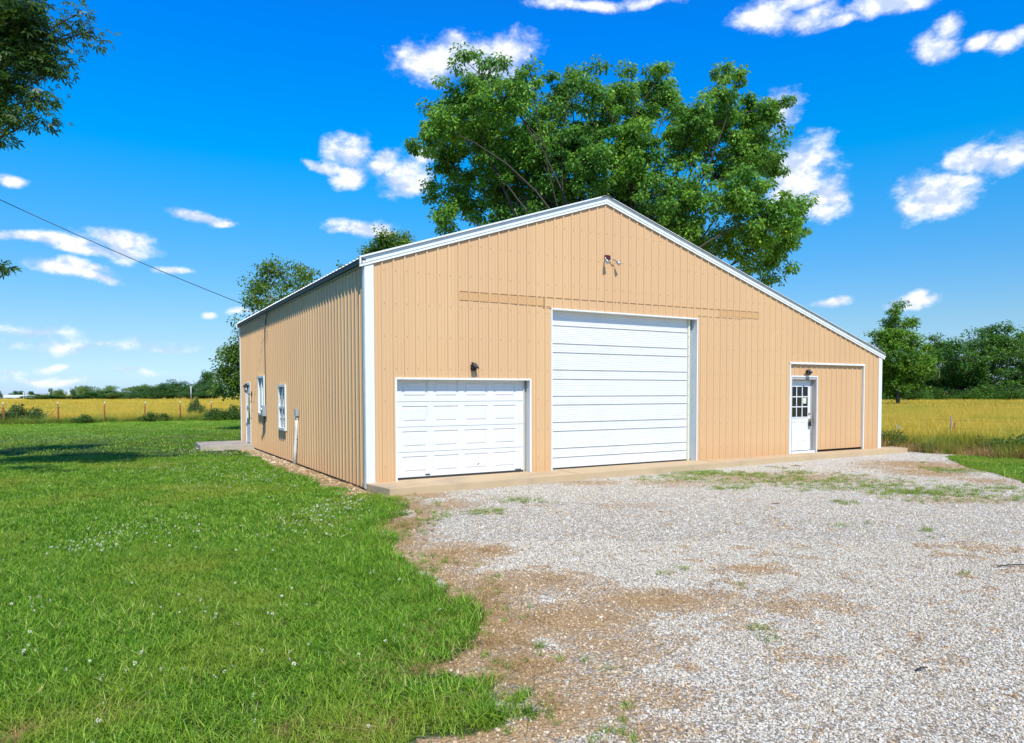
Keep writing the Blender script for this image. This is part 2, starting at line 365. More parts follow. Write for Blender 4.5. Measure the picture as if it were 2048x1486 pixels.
# right of the building: small lawn strip beyond the gravel
LAWN_R = [g2(*p) for p in [(1905,920),(1950,937),(2000,947),(2048,963),(2200,1010)]]+[(30,-14),(60,-14),(60,-3.6)]+[g2(*p) for p in [(2100,925),(2048,921),(1960,913),(1900,912)]]
FR = [g2(1762,893), g2(1900,903), g2(2048,916)]        # the right fence row
frd = np.array(FR[2])-np.array(FR[0]); frd /= np.linalg.norm(frd)
def field_mask(P):
    left = (P[:,1] > FENCE_Y+0.04*(P[:,0]))
    n = np.array([-frd[1], frd[0]]); s = (P-np.array(FR[0]))@n
    right = (s > 0.35) & (P[:,0] > 16.3)
    return left | right
def blob(P, px, py, rx, ry, k=1.0):
    """soft oriented ellipse on the ground around the point seen at px, py"""
    c = gnd(px, py)[:2]; d = (c-CAM[:2])@FH; lat = rx/FPX*d; dep = ry*d*d/(FPX*CAM[2])
    q = P-c; r = np.sqrt((q@RH/lat)**2+(q@FH/dep)**2); return np.clip(1.25-r, 0, 1)*k
def masks(P):
    lawn = inpoly(P, LAWN); lr = inpoly(P, LAWN_R)
    sd_ = np.where(lawn, 1, -1)*polydist(P, EDGE, False)
    edge_n = (vnoise(P, 2.2, 3)-0.5)*0.9+(vnoise(P, 10, 4, 2)-0.5)*0.30
    gl = lawn & ((sd_+edge_n > 0) | (P[:,1] > 0))
    fld = field_mask(P)
    grass = (gl | lr) & ~fld
    # bare strip beside the left wall, and dead patches inside the lawn
    strip = (P[:,0] > -0.55-0.35*(vnoise(P, 1.3, 9)-0.5)*2) & (P[:,0] < 0) & (P[:,1] > -0.6) & (P[:,1] < 11.6)
    step = (P[:,0] > -1.6) & (P[:,0] < 0.1) & (P[:,1] > 11.5) & (P[:,1] < 13.95)
    grass = grass & ~strip & ~step
    dead = np.zeros(len(P))
    for b_ in [(790,1050,60,14),(45,1470,55,25),(860,1270,30,12),(870,1335,60,10),(640,930,50,6,.6),(250,1420,60,14,.55),(580,1462,60,16,.5),(700,1330,40,10,.4),(680,1045,60,10,.4)]:
        dead = np.maximum(dead, blob(P, *b_))
    dirt = np.zeros(len(P))
    for b_ in [(900,1110,100,32),(980,1100,60,16),(800,1050,50,16),(1080,1160,140,30,.75),(1150,1240,170,45,.95),(1000,1260,110,60,.9),(1300,1200,170,26,.95),(1420,1190,80,16,.7),
               (1500,1136,65,11,1.0),(1050,1330,160,45,.9),(1220,1290,150,40,.7),(1150,1420,170,50,.75),(950,1470,120,30,.9),(1320,1390,120,40,.55),(900,1010,70,12,.7),(1250,1010,120,8,.35),
               (1850,945,110,12,.75),(1750,935,80,8,.5),(1960,960,80,10,.7),(1620,1200,90,14,.45),(1700,1210,80,10,.4),(1180,965,120,7,.6),(1930,1110,60,10,.35),(1870,1090,60,8,.3),(1490,960,120,7,.5),(1560,1180,50,8,.35),(850,990,60,8,.9),(1290,1470,60,14,.5),(1560,1300,80,12,.2),(1560,955,260,16,.6),(1840,930,150,14,.85),(1930,1000,140,12,.5),(1980,1095,120,14,.5),(1350,965,160,10,.5),(1560,1210,120,20,.5),(1640,1190,60,8,.6),(1180,1400,170,90,.62),(1300,1450,120,40,.5),(1000,1170,90,30,.8),(1380,1330,60,20,.5)]:
        dirt = np.maximum(dirt, blob(P, *b_))
    near_edge = np.clip(1-np.abs(sd_)/0.55, 0, 1)*(~lawn)*(P[:,1] < 0)
    dirt = np.maximum(dirt, near_edge*0.9)
    dirt = np.maximum(dirt, strip*0.75)
    dirt = np.maximum(dirt, ((P[:,0] > 16.0) & (P[:,0] < 19) & (P[:,1] > -0.3) & (P[:,1] < 1.2) & ~fld)*0.8)
    green = np.zeros(len(P))
    for b_ in [(1385,943,75,9,1.0),(1300,940,90,6,.8),(1470,948,90,6,.7),(1830,985,110,6,.9),(1690,978,90,5,.6),(1560,955,90,6,.55),(1460,975,60,5,.5),(1040,1000,60,8,.5),(960,1025,60,6,.5),(1150,1008,50,5,.3),
               (985,1020,40,5,.4),(1595,945,28,4,1.0),(1513,1255,22,7,.8),(1538,1277,14,5,.9),(1330,1147,16,4,.7),(1360,1135,18,4,.4),(1690,1003,30,4,.6),(1860,1073,12,3,.7),(1931,1145,8,4,1.),(1900,940,60,7,.6),
               (2000,975,60,6,.7),(1100,1405,22,6,.9),(1220,1340,14,6,.8),(985,1270,14,5,.9),(1560,935,14,3,.5),(1030,1400,30,10,.7),(1480,1170,40,8,.25),(1840,925,30,3,.3),(1600,962,260,20,.42),(1880,985,200,20,.45),(1350,950,140,16,.4),(1750,975,120,14,.5),(960,1460,30,8,.4),(1860,1060,80,8,.2),(1700,1050,80,8,.15)]:
        green = np.maximum(green, blob(P, *b_))
    return grass, fld, dirt, green, dead, strip

# ------------------------------------------------------------------ ground sheet (one grid, split into named surfaces that share the same vertices and material)
angs = list(np.radians(np.arange(-60, 60.001, 0.27)))+list(np.radians(np.arange(61.5, 299.9, 2.0)))
angs = np.array(angs)+yaw
rad = [0.4]
while rad[-1] < 4200: rad.append(rad[-1]*1.0135+0.004)
rad = np.array(rad); A_, R_ = np.meshgrid(angs, rad)
GX = CAM[0]+R_*np.cos(A_); GY = CAM[1]+R_*np.sin(A_)
GP = np.stack([GX.ravel(), GY.ravel()], 1); na, nr = len(angs), len(rad)
gr, fl, di, gn, de, strip = masks(GP)
gz = (vnoise(GP, 0.55, 5)-0.5)*0.05+(vnoise(GP, 2.3, 6)-0.5)*0.018
nb = ((GP[:,0] > -2.2) & (GP[:,0] < 17) & (GP[:,1] > -1.4) & (GP[:,1] < 14.8))
gz = np.where(nb, gz*0.15, gz); gz *= np.clip(1.0-(R_.ravel()-60)/200, 0.0, 1)
gz -= 0.012
V = np.column_stack([GP, gz]); ctr = np.array([[CAM[0], CAM[1], gz[:na].mean()]])
idx = np.arange(nr*na).reshape(nr, na)
Q = np.stack([idx[:-1, :], np.roll(idx, -1, 1)[:-1, :], np.roll(idx, -1, 1)[1:, :], idx[1:, :]], -1).reshape(-1, 4)
Q = np.vstack([Q, np.array([[idx[0,(i+2)%na], idx[0,(i+1)%na], idx[0,i], idx[0,i]] for i in range(0)], int).reshape(-1, 4)])
def groundmat():
    m = bpy.data.materials.new('ground'); m.use_nodes = True; t = NT(m.node_tree); b = t.n['Principled BSDF']
    P = t.new('ShaderNodeNewGeometry').outputs['Position']
    A = lambda n: t.new('ShaderNodeAttribute', attribute_name=n).outputs['Fac']
    vo = t.new('ShaderNodeTexVoronoi', {'Vector': P, 'Scale': 42.0, 'Randomness': 1.0}); vo2 = t.new('ShaderNodeTexVoronoi', {'Vector': P, 'Scale': 17.0})
    cell = t.new('ShaderNodeSeparateColor', {0: vo.outputs['Color']}).outputs[0]
    cell2 = t.new('ShaderNodeSeparateColor', {0: vo2.outputs['Color']}).outputs[1]
    stone = t.ramp(cell, [(0, (0.30, 0.24, 0.17)), (0.3, (0.56, 0.51, 0.42)), (0.7, (0.72, 0.68, 0.58)), (1, (0.84, 0.81, 0.72))])
    stone = t.mix(t.math('MULTIPLY', t.sstep(cell2, 0.55, 1.0), 0.35), stone, (0.42, 0.36, 0.28))
    gap = t.sstep(vo.outputs['Distance'], 0.30, 0.62)
    grav = t.mix(t.math('MULTIPLY', gap, t.math('SUBTRACT', 0.72, t.math('MULTIPLY', t.sstep(A('dist'), 8, 20), 0.45))), stone, (0.17, 0.125, 0.08))
    n_a = t.noise(P, 1.3, 6, 0.65); n_b = t.noise(P, 9, 5, 0.7); n_c = t.noise(P, 70, 3, 0.6)
    grav = t.mix(t.math('MULTIPLY', t.sstep(n_a, 0.5, 0.72), 0.35), grav, (0.42, 0.33, 0.22))
    dirt = t.mix(n_b, (0.24, 0.125, 0.045), (0.48, 0.29, 0.12)); dirt = t.mix(t.math('MULTIPLY', n_c, 0.5), dirt, (0.50, 0.36, 0.18))
    df = t.sstep(t.math('ADD', t.math('MULTIPLY_ADD', A('dirt'), 1.1, t.math('MULTIPLY', t.math('SUBTRACT', n_a, 0.45), 0.8)), t.math('MULTIPLY', t.math('SUBTRACT', t.math('MULTIPLY_ADD', n_b, 0.6, t.math('MULTIPLY', cell, 0.4)), 0.5), 1.5)), 0.35, 0.95)
    c = t.mix(t.math('MULTIPLY', df, 0.9), grav, dirt)
    gmask = t.sstep(t.math('ADD', A('green'), t.math('MULTIPLY', t.math('SUBTRACT', n_b, 0.5), 1.4)), 0.45, 0.9)
    c = t.mix(t.math('MULTIPLY', gmask, 0.75), c, t.mix(n_c, (0.07, 0.15, 0.015), (0.24, 0.26, 0.06)))
    lawn = t.mix(n_b, (0.02, 0.045, 0.008), (0.075, 0.10, 0.025)); lawn = t.mix(t.sstep(t.math('ADD', A('dead'), t.math('MULTIPLY', t.math('SUBTRACT', n_b, 0.5), 1.0)), 0.3, 0.8), lawn, (0.40, 0.26, 0.12))
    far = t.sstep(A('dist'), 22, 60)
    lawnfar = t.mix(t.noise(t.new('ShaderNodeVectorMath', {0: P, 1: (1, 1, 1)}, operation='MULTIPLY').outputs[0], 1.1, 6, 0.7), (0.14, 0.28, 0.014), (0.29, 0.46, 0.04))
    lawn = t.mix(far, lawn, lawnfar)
    c = t.mix(A('lawn'), c, lawn)
    fld = t.mix(t.noise(P, 0.9, 7, 0.7), (0.46, 0.34, 0.05), (0.74, 0.52, 0.10)); fld = t.mix(t.sstep(t.noise(P, 0.045, 5, 0.6), 0.5, 0.7), fld, (0.44, 0.40, 0.07))
    c = t.mix(A('field'), c, fld)
    t.l.new(c, b.inputs['Base Color']); b.inputs['Roughness'].default_value = 0.95; b.inputs['Specular IOR Level'].default_value = 0.15
    h = t.math('ADD', t.math('MULTIPLY', t.math('SUBTRACT', 0.8, vo.outputs['Distance']), 1.0), t.math('MULTIPLY', n_c, 0.4))
    bp = t.new('ShaderNodeBump', {'Height': h, 'Strength': 0.9, 'Distance': 0.015}); t.l.new(bp.outputs[0], b.inputs['Normal'])
    return m
GM = groundmat()
qc = V[Q].mean(1)[:, :2]; rc = np.linalg.norm(qc-CAM[:2], axis=1)
vl, vf = gr.astype(float), fl.astype(float)
ql = (vl[Q].mean(1) > 0.5) | (strip[Q].mean(1) > 0.5); qf = vf[Q].mean(1) > 0.5
def surf(name, sel, label=None):
    q = Q[sel]; u, inv = np.unique(q, return_inverse=True); v = V[u]
    me = np_mesh(name, v, inv.reshape(-1, 4), {'lawn': vl[u], 'field': vf[u], 'dirt': di[u], 'green': gn[u], 'dead': de[u], 'dist': np.linalg.norm(GP[u]-CAM[:2], axis=1)}, True)
    return tag(link(name, me, GM), kind='structure')
surf('field', qf); surf('lawn', ql & ~qf)
surf('gravel_driveway', ~ql & ~qf)
# the small disc under the photographer
mb = MB(); pts = [V[idx[0, i]] for i in range(na)]
me = bpy.data.meshes.new('ground'); me.from_pydata([tuple(p) for p in pts], [], [tuple(range(na))]); me.update()
for nm in ('lawn','field','dirt','green','dead','dist'):
    at = me.attributes.new(nm, 'FLOAT', 'POINT'); at.data.foreach_set('value', np.zeros(na, np.float32))
tag(link('ground', me, GM), kind='structure')

# ------------------------------------------------------------------ concrete
def slab(name, pts, z0, z1, m, joints=()):
    s = MB(); s.prism([(p[0], p[1], z0) for p in pts], (0, 0, z1-z0)); o = s.build(name, m, bevel=0.012)
    return tag(o, kind='structure')
AP = [(0.0, 0.0), (0.09, -0.90), (8.0, -0.62), (16.45, -0.24), (16.9, 0.35), (16.0, 0.6), (16.0, 0.0)]
slab('concrete_apron', [(-0.02, 0.25), (-0.02, -0.12), (0.10, -0.93), (4.1, -0.78), (9.0, -0.60), (13.0, -0.46), (16.75, -0.42), (16.9, 0.15), (16.2, 0.3)], -0.15, 0.125, M['concrete'])
ap_ = bpy.data.objects['concrete_apron']
for jx, y_ in ((4.3, -0.76), (8.6, -0.61), (12.2, -0.48)): MB().box((jx, y_+0.02, 0.120), (jx+0.012, -0.03, 0.1265)).build('control_joint', M['twig'], ap_)
slab('concrete_step', [(-1.62, 11.75), (-0.02, 11.45), (-0.02, 13.95), (-1.55, 13.95)], -0.1, 0.13, M['concrete2'])

# ------------------------------------------------------------------ the metal building
W_, L_, HE, HR, AX, AZ = 16.0, 14.06, 4.34, 2.985, 5.584, 6.20
def roofz(x): return HE+(AZ-HE)*x/AX if x < AX else AZ+(HR-AZ)*(x-AX)/(W_-AX)
B = empty('metal_building', (0, 0, 0))
tag(B, 'tan ribbed metal shop building with white trim, two white overhead doors and an off-centre gable', 'building')
SP = 0.2286
def profile(u0, u1, phase):
    """list of (u, outward height) of a ribbed steel sheet between u0 and u1"""
    pts = []; k = math.floor((u0-phase)/SP)-1
    base = [(-0.026, 0.0), (-0.016, 0.022), (0.016, 0.022), (0.026, 0.0), (0.068, 0.0), (0.073, 0.008), (0.083, 0.008), (0.088, 0.0), (0.140, 0.0), (0.145, 0.008), (0.155, 0.008), (0.160, 0.0)]
    while phase+k*SP < u1+SP:
        for a, h in base: pts.append((phase+k*SP+a, h))
        k += 1
    us = np.array([p[0] for p in pts]); hs = np.array([p[1] for p in pts])
    s = (us > u0+1e-4) & (us < u1-1e-4)
    U = np.concatenate([[u0], us[s], [u1]]); H = np.concatenate([[np.interp(u0, us, hs)], hs[s], [np.interp(u1, us, hs)]])
    return U, H
def ribbed(mp, u0, u1, z0, ztop, openings, phase, off=0.0):
    """mp(u, z, h) -> point. openings: (ua, ub, za, zb)"""
    s = MB(); cuts = sorted(set([u0, u1]+[c for o in openings for c in o[:2] if u0 < c < u1]))
    if u0 < AX < u1 and ztop is roofz: cuts = sorted(set(cuts+[AX]))
    for a, b_ in zip(cuts[:-1], cuts[1:]):
        mid = (a+b_)/2; holes = sorted([(o[2], o[3]) for o in openings if o[0] < mid < o[1]])
        spans = []; z = z0
        for h0, h1 in holes:
            if h0 > z: spans.append((z, h0))
            z = h1
        spans.append((z, None)); U, H = profile(a, b_, phase)
        for za, zb in spans:
            for i in range(len(U)-1):
                t0 = ztop(U[i]) if zb is None else zb; t1 = ztop(U[i+1]) if zb is None else zb
                s.quad(mp(U[i], za, H[i]+off), mp(U[i+1], za, H[i+1]+off), mp(U[i+1], t1, H[i+1]+off), mp(U[i], t0, H[i]+off))
    return s
mpF = lambda u, z, h: (u, -h, z)
mpL = lambda u, z, h: (-h, u, z)
GD = (0.565, 3.60, 0.0, 2.105); BD = (4.12, 8.43, 0.0, 3.63); PD = (11.93, 13.06, 0.0, 2.265); SLD = (11.88, 15.15, 0.0, 2.59)
PH = 0.3192
ribbed(mpF, 0, W_, 0.125, roofz, [GD, BD, SLD], PH).build('front_wall', M['tan'], B)
ribbed(lambda u, z, h: (u, 0.05-h, z), 11.88, 15.15, 0.19, lambda u: 2.60, [PD], 0.02).build('side_bay_panel', M['tan'], B)
MB().box((13.07, 0.10, 0.125), (15.14, 0.12, 0.30)).build('shadow_gap', M['dark'], B)
LW = [(6.69, 7.56, 0.815, 2.05), (9.61, 10.57, 1.16, 2.355), (12.0, 12.87, 0.0, 2.18)]
ribbed(mpL, 0, L_, 0.03, lambda u: HE-0.02, LW, 0.11).build('left_wall', M['tan'], B)
ribbed(lambda u, z, h: (W_+h, u, z), 0, L_, 0.03, lambda u: HR-0.02, [], 0.11).build('right_wall', M['tan'], B)
ribbed(lambda u, z, h: (u, L_+h, z), 0, W_, 0.03, roofz, [], 0.2).build('rear_wall', M['tan'], B)
# dark base trim under the left wall
MB().box((-0.02, 0, -0.1), (0.03, L_, 0.028)).build('base_trim', M['dark'], B)
# inner liner so that the sky never shows through gaps
MB().box((0.35, 0.35, 0), (0.36, L_-0.3, HE-0.4)).box((0.36, 0.5, 0.0), (W_-0.36, 0.51, 2.6)).box((0.36, 0.512, 2.6), (9.6, 0.522, 4.0)).build('inner_wall', M['dark'], B)
# roof: ribbed sheets
s = MB()
def roofsheet(s, xa, za, xb, zb):
    U, H = profile(-0.10, L_+0.10, 0.0); n = Vector((-(zb-za), 0, xb-xa)).normalized()
    if n.z < 0: n = -n
    for i in range(len(U)-1):
        p = lambda x, z, j: Vector((x, U[j], z+0.004))+n*H[j]
        s.quad(p(xa, za, i), p(xb, zb, i), p(xb, zb, i+1), p(xa, za, i+1))
ml = (AZ-HE)/AX; mr = (HR-AZ)/(W_-AX)
roofsheet(s, -0.095, HE-0.095*ml, AX, AZ); roofsheet(s, AX, AZ, W_+0.14, HR+0.14*mr)
s.build('roof', M['roof'], B)
s = MB(); s.prism([(AX-0.16, -0.11, AZ-0.16*ml+0.028), (AX, -0.11, AZ+0.035), (AX+0.16, -0.11, AZ+0.16*mr+0.028), (AX, -0.11, AZ+0.020)], (0, L_+0.22, 0)); s.build('ridge_cap', M['eave'], B)
# eaves: dark underside and green-grey fascia
def eave(x, z, sgn):
    s = MB(); s.box((min(x, x+sgn*0.065), -0.06, z-0.075), (max(x, x+sgn*0.065), L_+0.06, z-0.045)); return s
eave(-0.005, HE, -1).build('eave_soffit', M['eave'], B)
MB().box((-0.088, -0.06, HE-0.125), (-0.070, L_+0.06, HE-0.03)).build('eave_fascia', mat('black_green_fascia', (0.022, 0.032, 0.03), 0.6), B)
MB().box((W_+0.115, -0.06, HR-0.125), (W_+0.145, L_+0.06, HR-0.04)).build('eave_fascia', M['white'], B)
s = MB(); s.box((-0.04, 0.0, HE-0.16), (-0.02, L_, HE-0.08)); s.build('eave_trim', mat('green_grey_trim', (0.24, 0.32, 0.30), 0.5), B)
# rake trim on both gables
def rake(xa, za, xb, zb, y0, name):
    sgn = -1 if y0 < 1 else 1
    s = MB(); s.prism([(xa, y0, za-0.115), (xb, y0, zb-0.115), (xb, y0, zb+0.03), (xa, y0, za+0.03)], (0, sgn*0.036, 0))
    s.prism([(xa, y0, za-0.165), (xb, y0, zb-0.165), (xb, y0, zb-0.125), (xa, y0, za-0.125)], (0, sgn*0.028, 0))
    s.prism([(xa, y0, za-0.127), (xb, y0, zb-0.127), (xb, y0, zb-0.113), (xa, y0, za-0.113)], (0, sgn*0.016, 0))
    return s.build(name, M['white'], B)
for y0 in (-0.02, L_+0.02):
    rake(-0.12, HE-0.12*ml+0.01, AX, AZ+0.01, y0, 'rake_trim'); rake(AX+0.0005, AZ+0.01, W_+0.12, HR+0.12*mr+0.01, y0, 'rake_trim')
# corner trims
def corner(x, y, sx, sy, h, zb=0.126):
    s = MB(); t_ = 0.024
    xs = sorted((x-sx*t_, x+sx*0.135)); ys = sorted((y-sy*(t_+0.004), y-sy*0.001)); s.box((xs[0], ys[0], zb), (xs[1], ys[1], h))
    e = sorted((x+sx*0.135, x+sx*0.148)); ys2 = sorted((y-sy*(t_+0.010), y-sy*0.001)); s.box((e[0], ys2[0], zb), (e[1], ys2[1], h))
    xs = sorted((x-sx*(t_+0.003), x-sx*0.001)); ys = sorted((y, y+sy*0.10)); s.box((xs[0], ys[0], 0.02), (xs[1], ys[1], h))
    return s.build('corner_trim', M['white'], B)
corner(0, 0, 1, 1, HE-0.13); corner(W_, 0, -1, 1, HR-0.14); corner(0, L_, 1, -1, HE-0.13, 0.02); corner(W_, L_, -1, -1, HR-0.14, 0.02)

# door frames (reveals + face trim)
def opening_frame(name, o, zb, depth, m, face=0.035, proud=0.026, out=None):
    x0, x1, _, z1 = o; s = MB()
    s.box((x0-0.006, -proud, zb), (x0+face-0.006, -0.0, z1)); s.box((x1-face+0.006, -proud, zb), (x1+0.006, 0, z1)); s.box((x0-0.006, -proud-0.002, z1-face+0.008), (x1+0.006, 0, z1+0.008))
    s.box((x0-0.004, 0.001, zb), (x0+0.016, depth, z1)); s.box((x1-0.016, 0.001, zb), (x1+0.004, depth, z1)); s.box((x0+0.016, 0.001, z1-0.02), (x1-0.016, depth, z1))
    return s.build(name, m, out or B)
GDo = opening_frame('garage_frame', GD, 0.126, 0.22, M['white'])
opening_frame('garage_frame', BD, 0.126, 0.20, M['white'], face=0.03)
# raised-panel garage door
def embossed(s, xs, zs, cells, y, depth=0.015):
    """sheet in the XZ plane at y; cells are (i, j) of the grid that carry a raised panel"""
    for i in range(len(xs)-1):
        for j in range(len(zs)-1):
            x0, x1, z0, z1 = xs[i], xs[i+1], zs[j], zs[j+1]
            if (i, j) in cells:
                rings = [(0, 0), (0.010, depth), (0.030, depth), (0.055, depth*0.1)]; prev = None
                for ins, dd in rings:
                    q = [(x0+ins, y+dd, z0+ins), (x1-ins, y+dd, z0+ins), (x1-ins, y+dd, z1-ins), (x0+ins, y+dd, z1-ins)]
                    if prev:
                        for k in range(4): s.quad(prev[k], prev[(k+1) % 4], q[(k+1) % 4], q[k])
                    prev = q
                s.quad(*prev)
            else: s.quad((x0, y, z0), (x1, y, z0), (x1, y, z1), (x0, y, z1))
gx0, gx1, gz0, gz1 = 0.60, 3.50, 0.165, 2.14
d = None
gd = empty('garage_door', (0, 0, 0)); gd.parent = B
rowh = (gz1-gz0)/4
cw = (gx1-gx0-0.2)/4
for r in range(4):
    s = MB(); z0 = gz0+r*rowh; zs = [z0+0.004, z0+0.085, z0+rowh-0.085, z0+rowh-0.004]; xs = [gx0]
    for k in range(4):
        a = gx0+0.10+cw*k+0.06; xs += [a, a+cw-0.12-0.02]
    xs.append(gx1); cells = {(1+2*k, 1) for k in range(4)}
    embossed(s, xs, zs, cells, 0.15)
    for z in (zs[0], zs[3]): s.quad((gx0, 0.15, z), (gx1, 0.15, z), (gx1, 0.19, z), (gx0, 0.19, z))
    s.build('door_section', M['whitedoor'], gd)
MB().box((gx0-0.02, 0.17, gz0), (gx1+0.12, 0.18, gz1)).build('door_backing', mat('seam', (0.25, 0.25, 0.24), 0.8), gd)
MB().box((gx0-0.01, 0.152, 0.128), (gx1, 0.20, 0.166)).build('bottom_seal', M['rubber'], gd)
MB().box((gx1+0.001, 0.12, 0.13), (gx1+0.018, 0.168, 2.1)).build('door_track', M['cream'], gd)
M['lift'] = mat('dark_teal_handle', (0.02, 0.08, 0.08), 0.5)
MB().box((1.24, 0.143, 0.185), (1.34, 0.153, 0.215)).build('lift_handle', M['lift'], gd); MB().box((3.30, 0.143, 0.175), (3.45, 0.153, 0.198)).build('lift_handle', M['lift'], gd)
MB().obox((2.42, 0.143, 0.36), (0.05, 0.012, 0.014), (0, -0.5, 0)).build('latch', M['steel'], gd)

# big ribbed steel overhead door
bx0, bx1, bz0, bz1 = 4.16, 8.23, 0.155, 3.62
od = empty('overhead_door', (0, 0, 0)); od.parent = B
lines = [0.0, .228, .43, .81, 1.008, 1.39, 1.584, 1.96, 2.163, 2.544, 2.739, 3.13, 3.47]
for k in range(len(lines)-1):
    z0, z1 = bz0+lines[k], bz0+lines[k+1]; prof = [(z0, 0.026), (z0+0.002, 0.006), (z0+0.010, 0.0)]
    n = max(1, int((z1-z0-0.03)/0.038)); st_ = (z1-z0-0.03)/n
    for q in range(n):
        zz = z0+0.014+q*st_
        prof += [(zz+st_*0.35, 0.0), (zz+st_*0.45, 0.0035), (zz+st_*0.75, 0.0035), (zz+st_*0.9, 0.0)]
    prof += [(z1-0.013, 0.0), (z1-0.009, 0.026)]
    s = MB()
    for (a, ha), (b_, hb) in zip(prof[:-1], prof[1:]): s.quad((bx0, 0.14+ha, a), (bx1, 0.14+ha, a), (bx1, 0.14+hb, b_), (bx0, 0.14+hb, b_))
    s.build('door_slat', M['whitesteel'], od)
MB().box((bx0-0.02, 0.175, bz0), (bx1+0.2, 0.185, bz1)).build('door_backing', mat('steel_seam', (0.30, 0.36, 0.38), 0.7), od)
MB().box((bx0, 0.15, 0.127), (bx1, 0.19, 0.156)).build('bottom_seal', M['rubber'], od)
s = MB().box((bx1+0.002, 0.10, 0.13), (bx1+0.055, 0.165, 3.6))
for k in range(14): s.box((bx1+0.004, 0.085, 0.3+k*0.24), (bx1+0.018, 0.1, 0.33+k*0.24))
s.build('door_track', M['cream'], od)
s = MB().box((bx0-0.03, 0.1, 0.13), (bx0-0.001, 0.165, 3.6)); s.build('door_track', M['white'], od)

# person door on the right
pd = empty('entry_door', (0, 0, 0)); pd.parent = B
s = MB(); x0, x1, z1 = 11.93, 13.06, 2.265
s.box((x0-0.004, -0.004, 0.127), (x0+0.028, 0.02, z1)); s.box((x1-0.028, -0.004, 0.127), (x1+0.004, 0.02, z1)); s.box((x0-0.004, -0.006, z1-0.03), (x1+0.004, 0.02, z1+0.006))
s.build('door_trim', M['white'], pd)
s = MB(); s.box((x0+0.029, 0.0, 0.127), (x0+0.06, 0.20, z1-0.03)); s.box((x1-0.06, 0.0, 0.127), (x1-0.029, 0.22, z1-0.03)); s.box((x0+0.06, 0.004, z1-0.10), (x1-0.06, 0.2, z1-0.032))
s.box((x1-0.10, 0.14, 0.20), (x1-0.062, 0.20, z1-0.10))
s.build('door_frame', M['greywood'], pd)
MB().box((x0+0.06, 0.02, 0.127), (x1-0.06, 0.19, 0.175)).build('door_sill', M['white'], pd)
lx0, lx1, lz0, lz1 = x0+0.065, x1-0.105, 0.195, z1-0.115
s = MB(); yy = 0.15
wx0, wx1, wz0, wz1 = lx0+0.125, lx1-0.125, 1.13, 1.97
lw = (lx1-lx0)
xs = [lx0, lx0+0.13, lx0+0.13+0.27, lx1-0.13-0.27, lx1-0.13, lx1]; 
embossed(s, xs, [lz0, lz0+0.22, 0.98], {(1, 1), (3, 1)}, yy, 0.008)
s.quad((lx0, yy, 0.98), (lx1, yy, 0.98), (lx1, yy, wz0), (lx0, yy, wz0)); s.quad((lx0, yy, wz1), (lx1, yy, wz1), (lx1, yy, lz1), (lx0, yy, lz1))
s.quad((lx0, yy, wz0), (wx0, yy, wz0), (wx0, yy, wz1), (lx0, yy, wz1)); s.quad((wx1, yy, wz0), (lx1, yy, wz0), (lx1, yy, wz1), (wx1, yy, wz1))
s.box((lx0+0.001, yy+0.03, lz0), (lx1-0.001, yy+0.04, lz1))
leaf = s.build('door_leaf', M['whitedoor'], pd)
s = MB()
s.box((wx0-0.025, yy-0.012, wz0-0.025), (wx1+0.025, yy+0.0, wz0)); s.box((wx0-0.025, yy-0.012, wz1), (wx1+0.025, yy, wz1+0.025)); s.box((wx0-0.025, yy-0.012, wz0), (wx0, yy, wz1)); s.box((wx1, yy-0.012, wz0), (wx1+0.025, yy, wz1))
for k in (1, 2):
    q = wx0+(wx1-wx0)*k/3; s.box((q-0.014, yy-0.010, wz0), (q+0.014, yy+0.004, wz1)); q = wz0+(wz1-wz0)*k/3; s.box((wx0, yy-0.008, q-0.014), (wx1, yy+0.003, q+0.014))
s.build('window_grille', M['whitedoor'], pd)
MB().box((wx0, yy+0.012, wz0), (wx1, yy+0.02, wz1)).build('window_pane', M['glass'], pd)
MB().box((wx1-0.185, yy+0.006, 1.50), (wx1-0.045, yy+0.010, 1.66)).build('paper_notice', M['paper'], pd)
kx = lx1-0.065
MB().tube([(kx, yy-0.03, 1.21), (kx, yy, 1.21)], 0.026, 12).build('deadbolt', M['brass'], pd)
s = MB(); s.tube([(kx, yy-0.06, 1.04), (kx, yy-0.045, 1.04), (kx, yy-0.02, 1.04), (kx, yy, 1.04)], [0.022, 0.03, 0.014, 0.03], 12); s.build('door_knob', M['brass'], pd)
s = MB(); s.tube([(kx-0.022, yy-0.055, 1.0), (kx-0.022, yy-0.055, 1.055), (kx, yy-0.055, 1.075), (kx+0.022, yy-0.055, 1.055), (kx+0.022, yy-0.055, 1.0)], 0.006, 6); s.box((kx-0.045, yy-0.075, 0.86), (kx+0.0, yy-0.03, 1.0)); lb = s.build('lock_box', M['black'], pd)
MB().box((kx+0.002, yy-0.078, 0.865), (kx+0.045, yy-0.03, 0.99)).build('lock_box', M['steel'], pd)
# white frame of the side bay
s = MB(); s.box((11.855, -0.026, 0.127), (11.89, 0.03, 2.60)); s.box((15.14, -0.026, 0.127), (15.175, 0.03, 2.60)); s.box((11.855, -0.034, 2.585), (15.175, 0.035, 2.635))
s.build('bay_frame', M['white'], B)

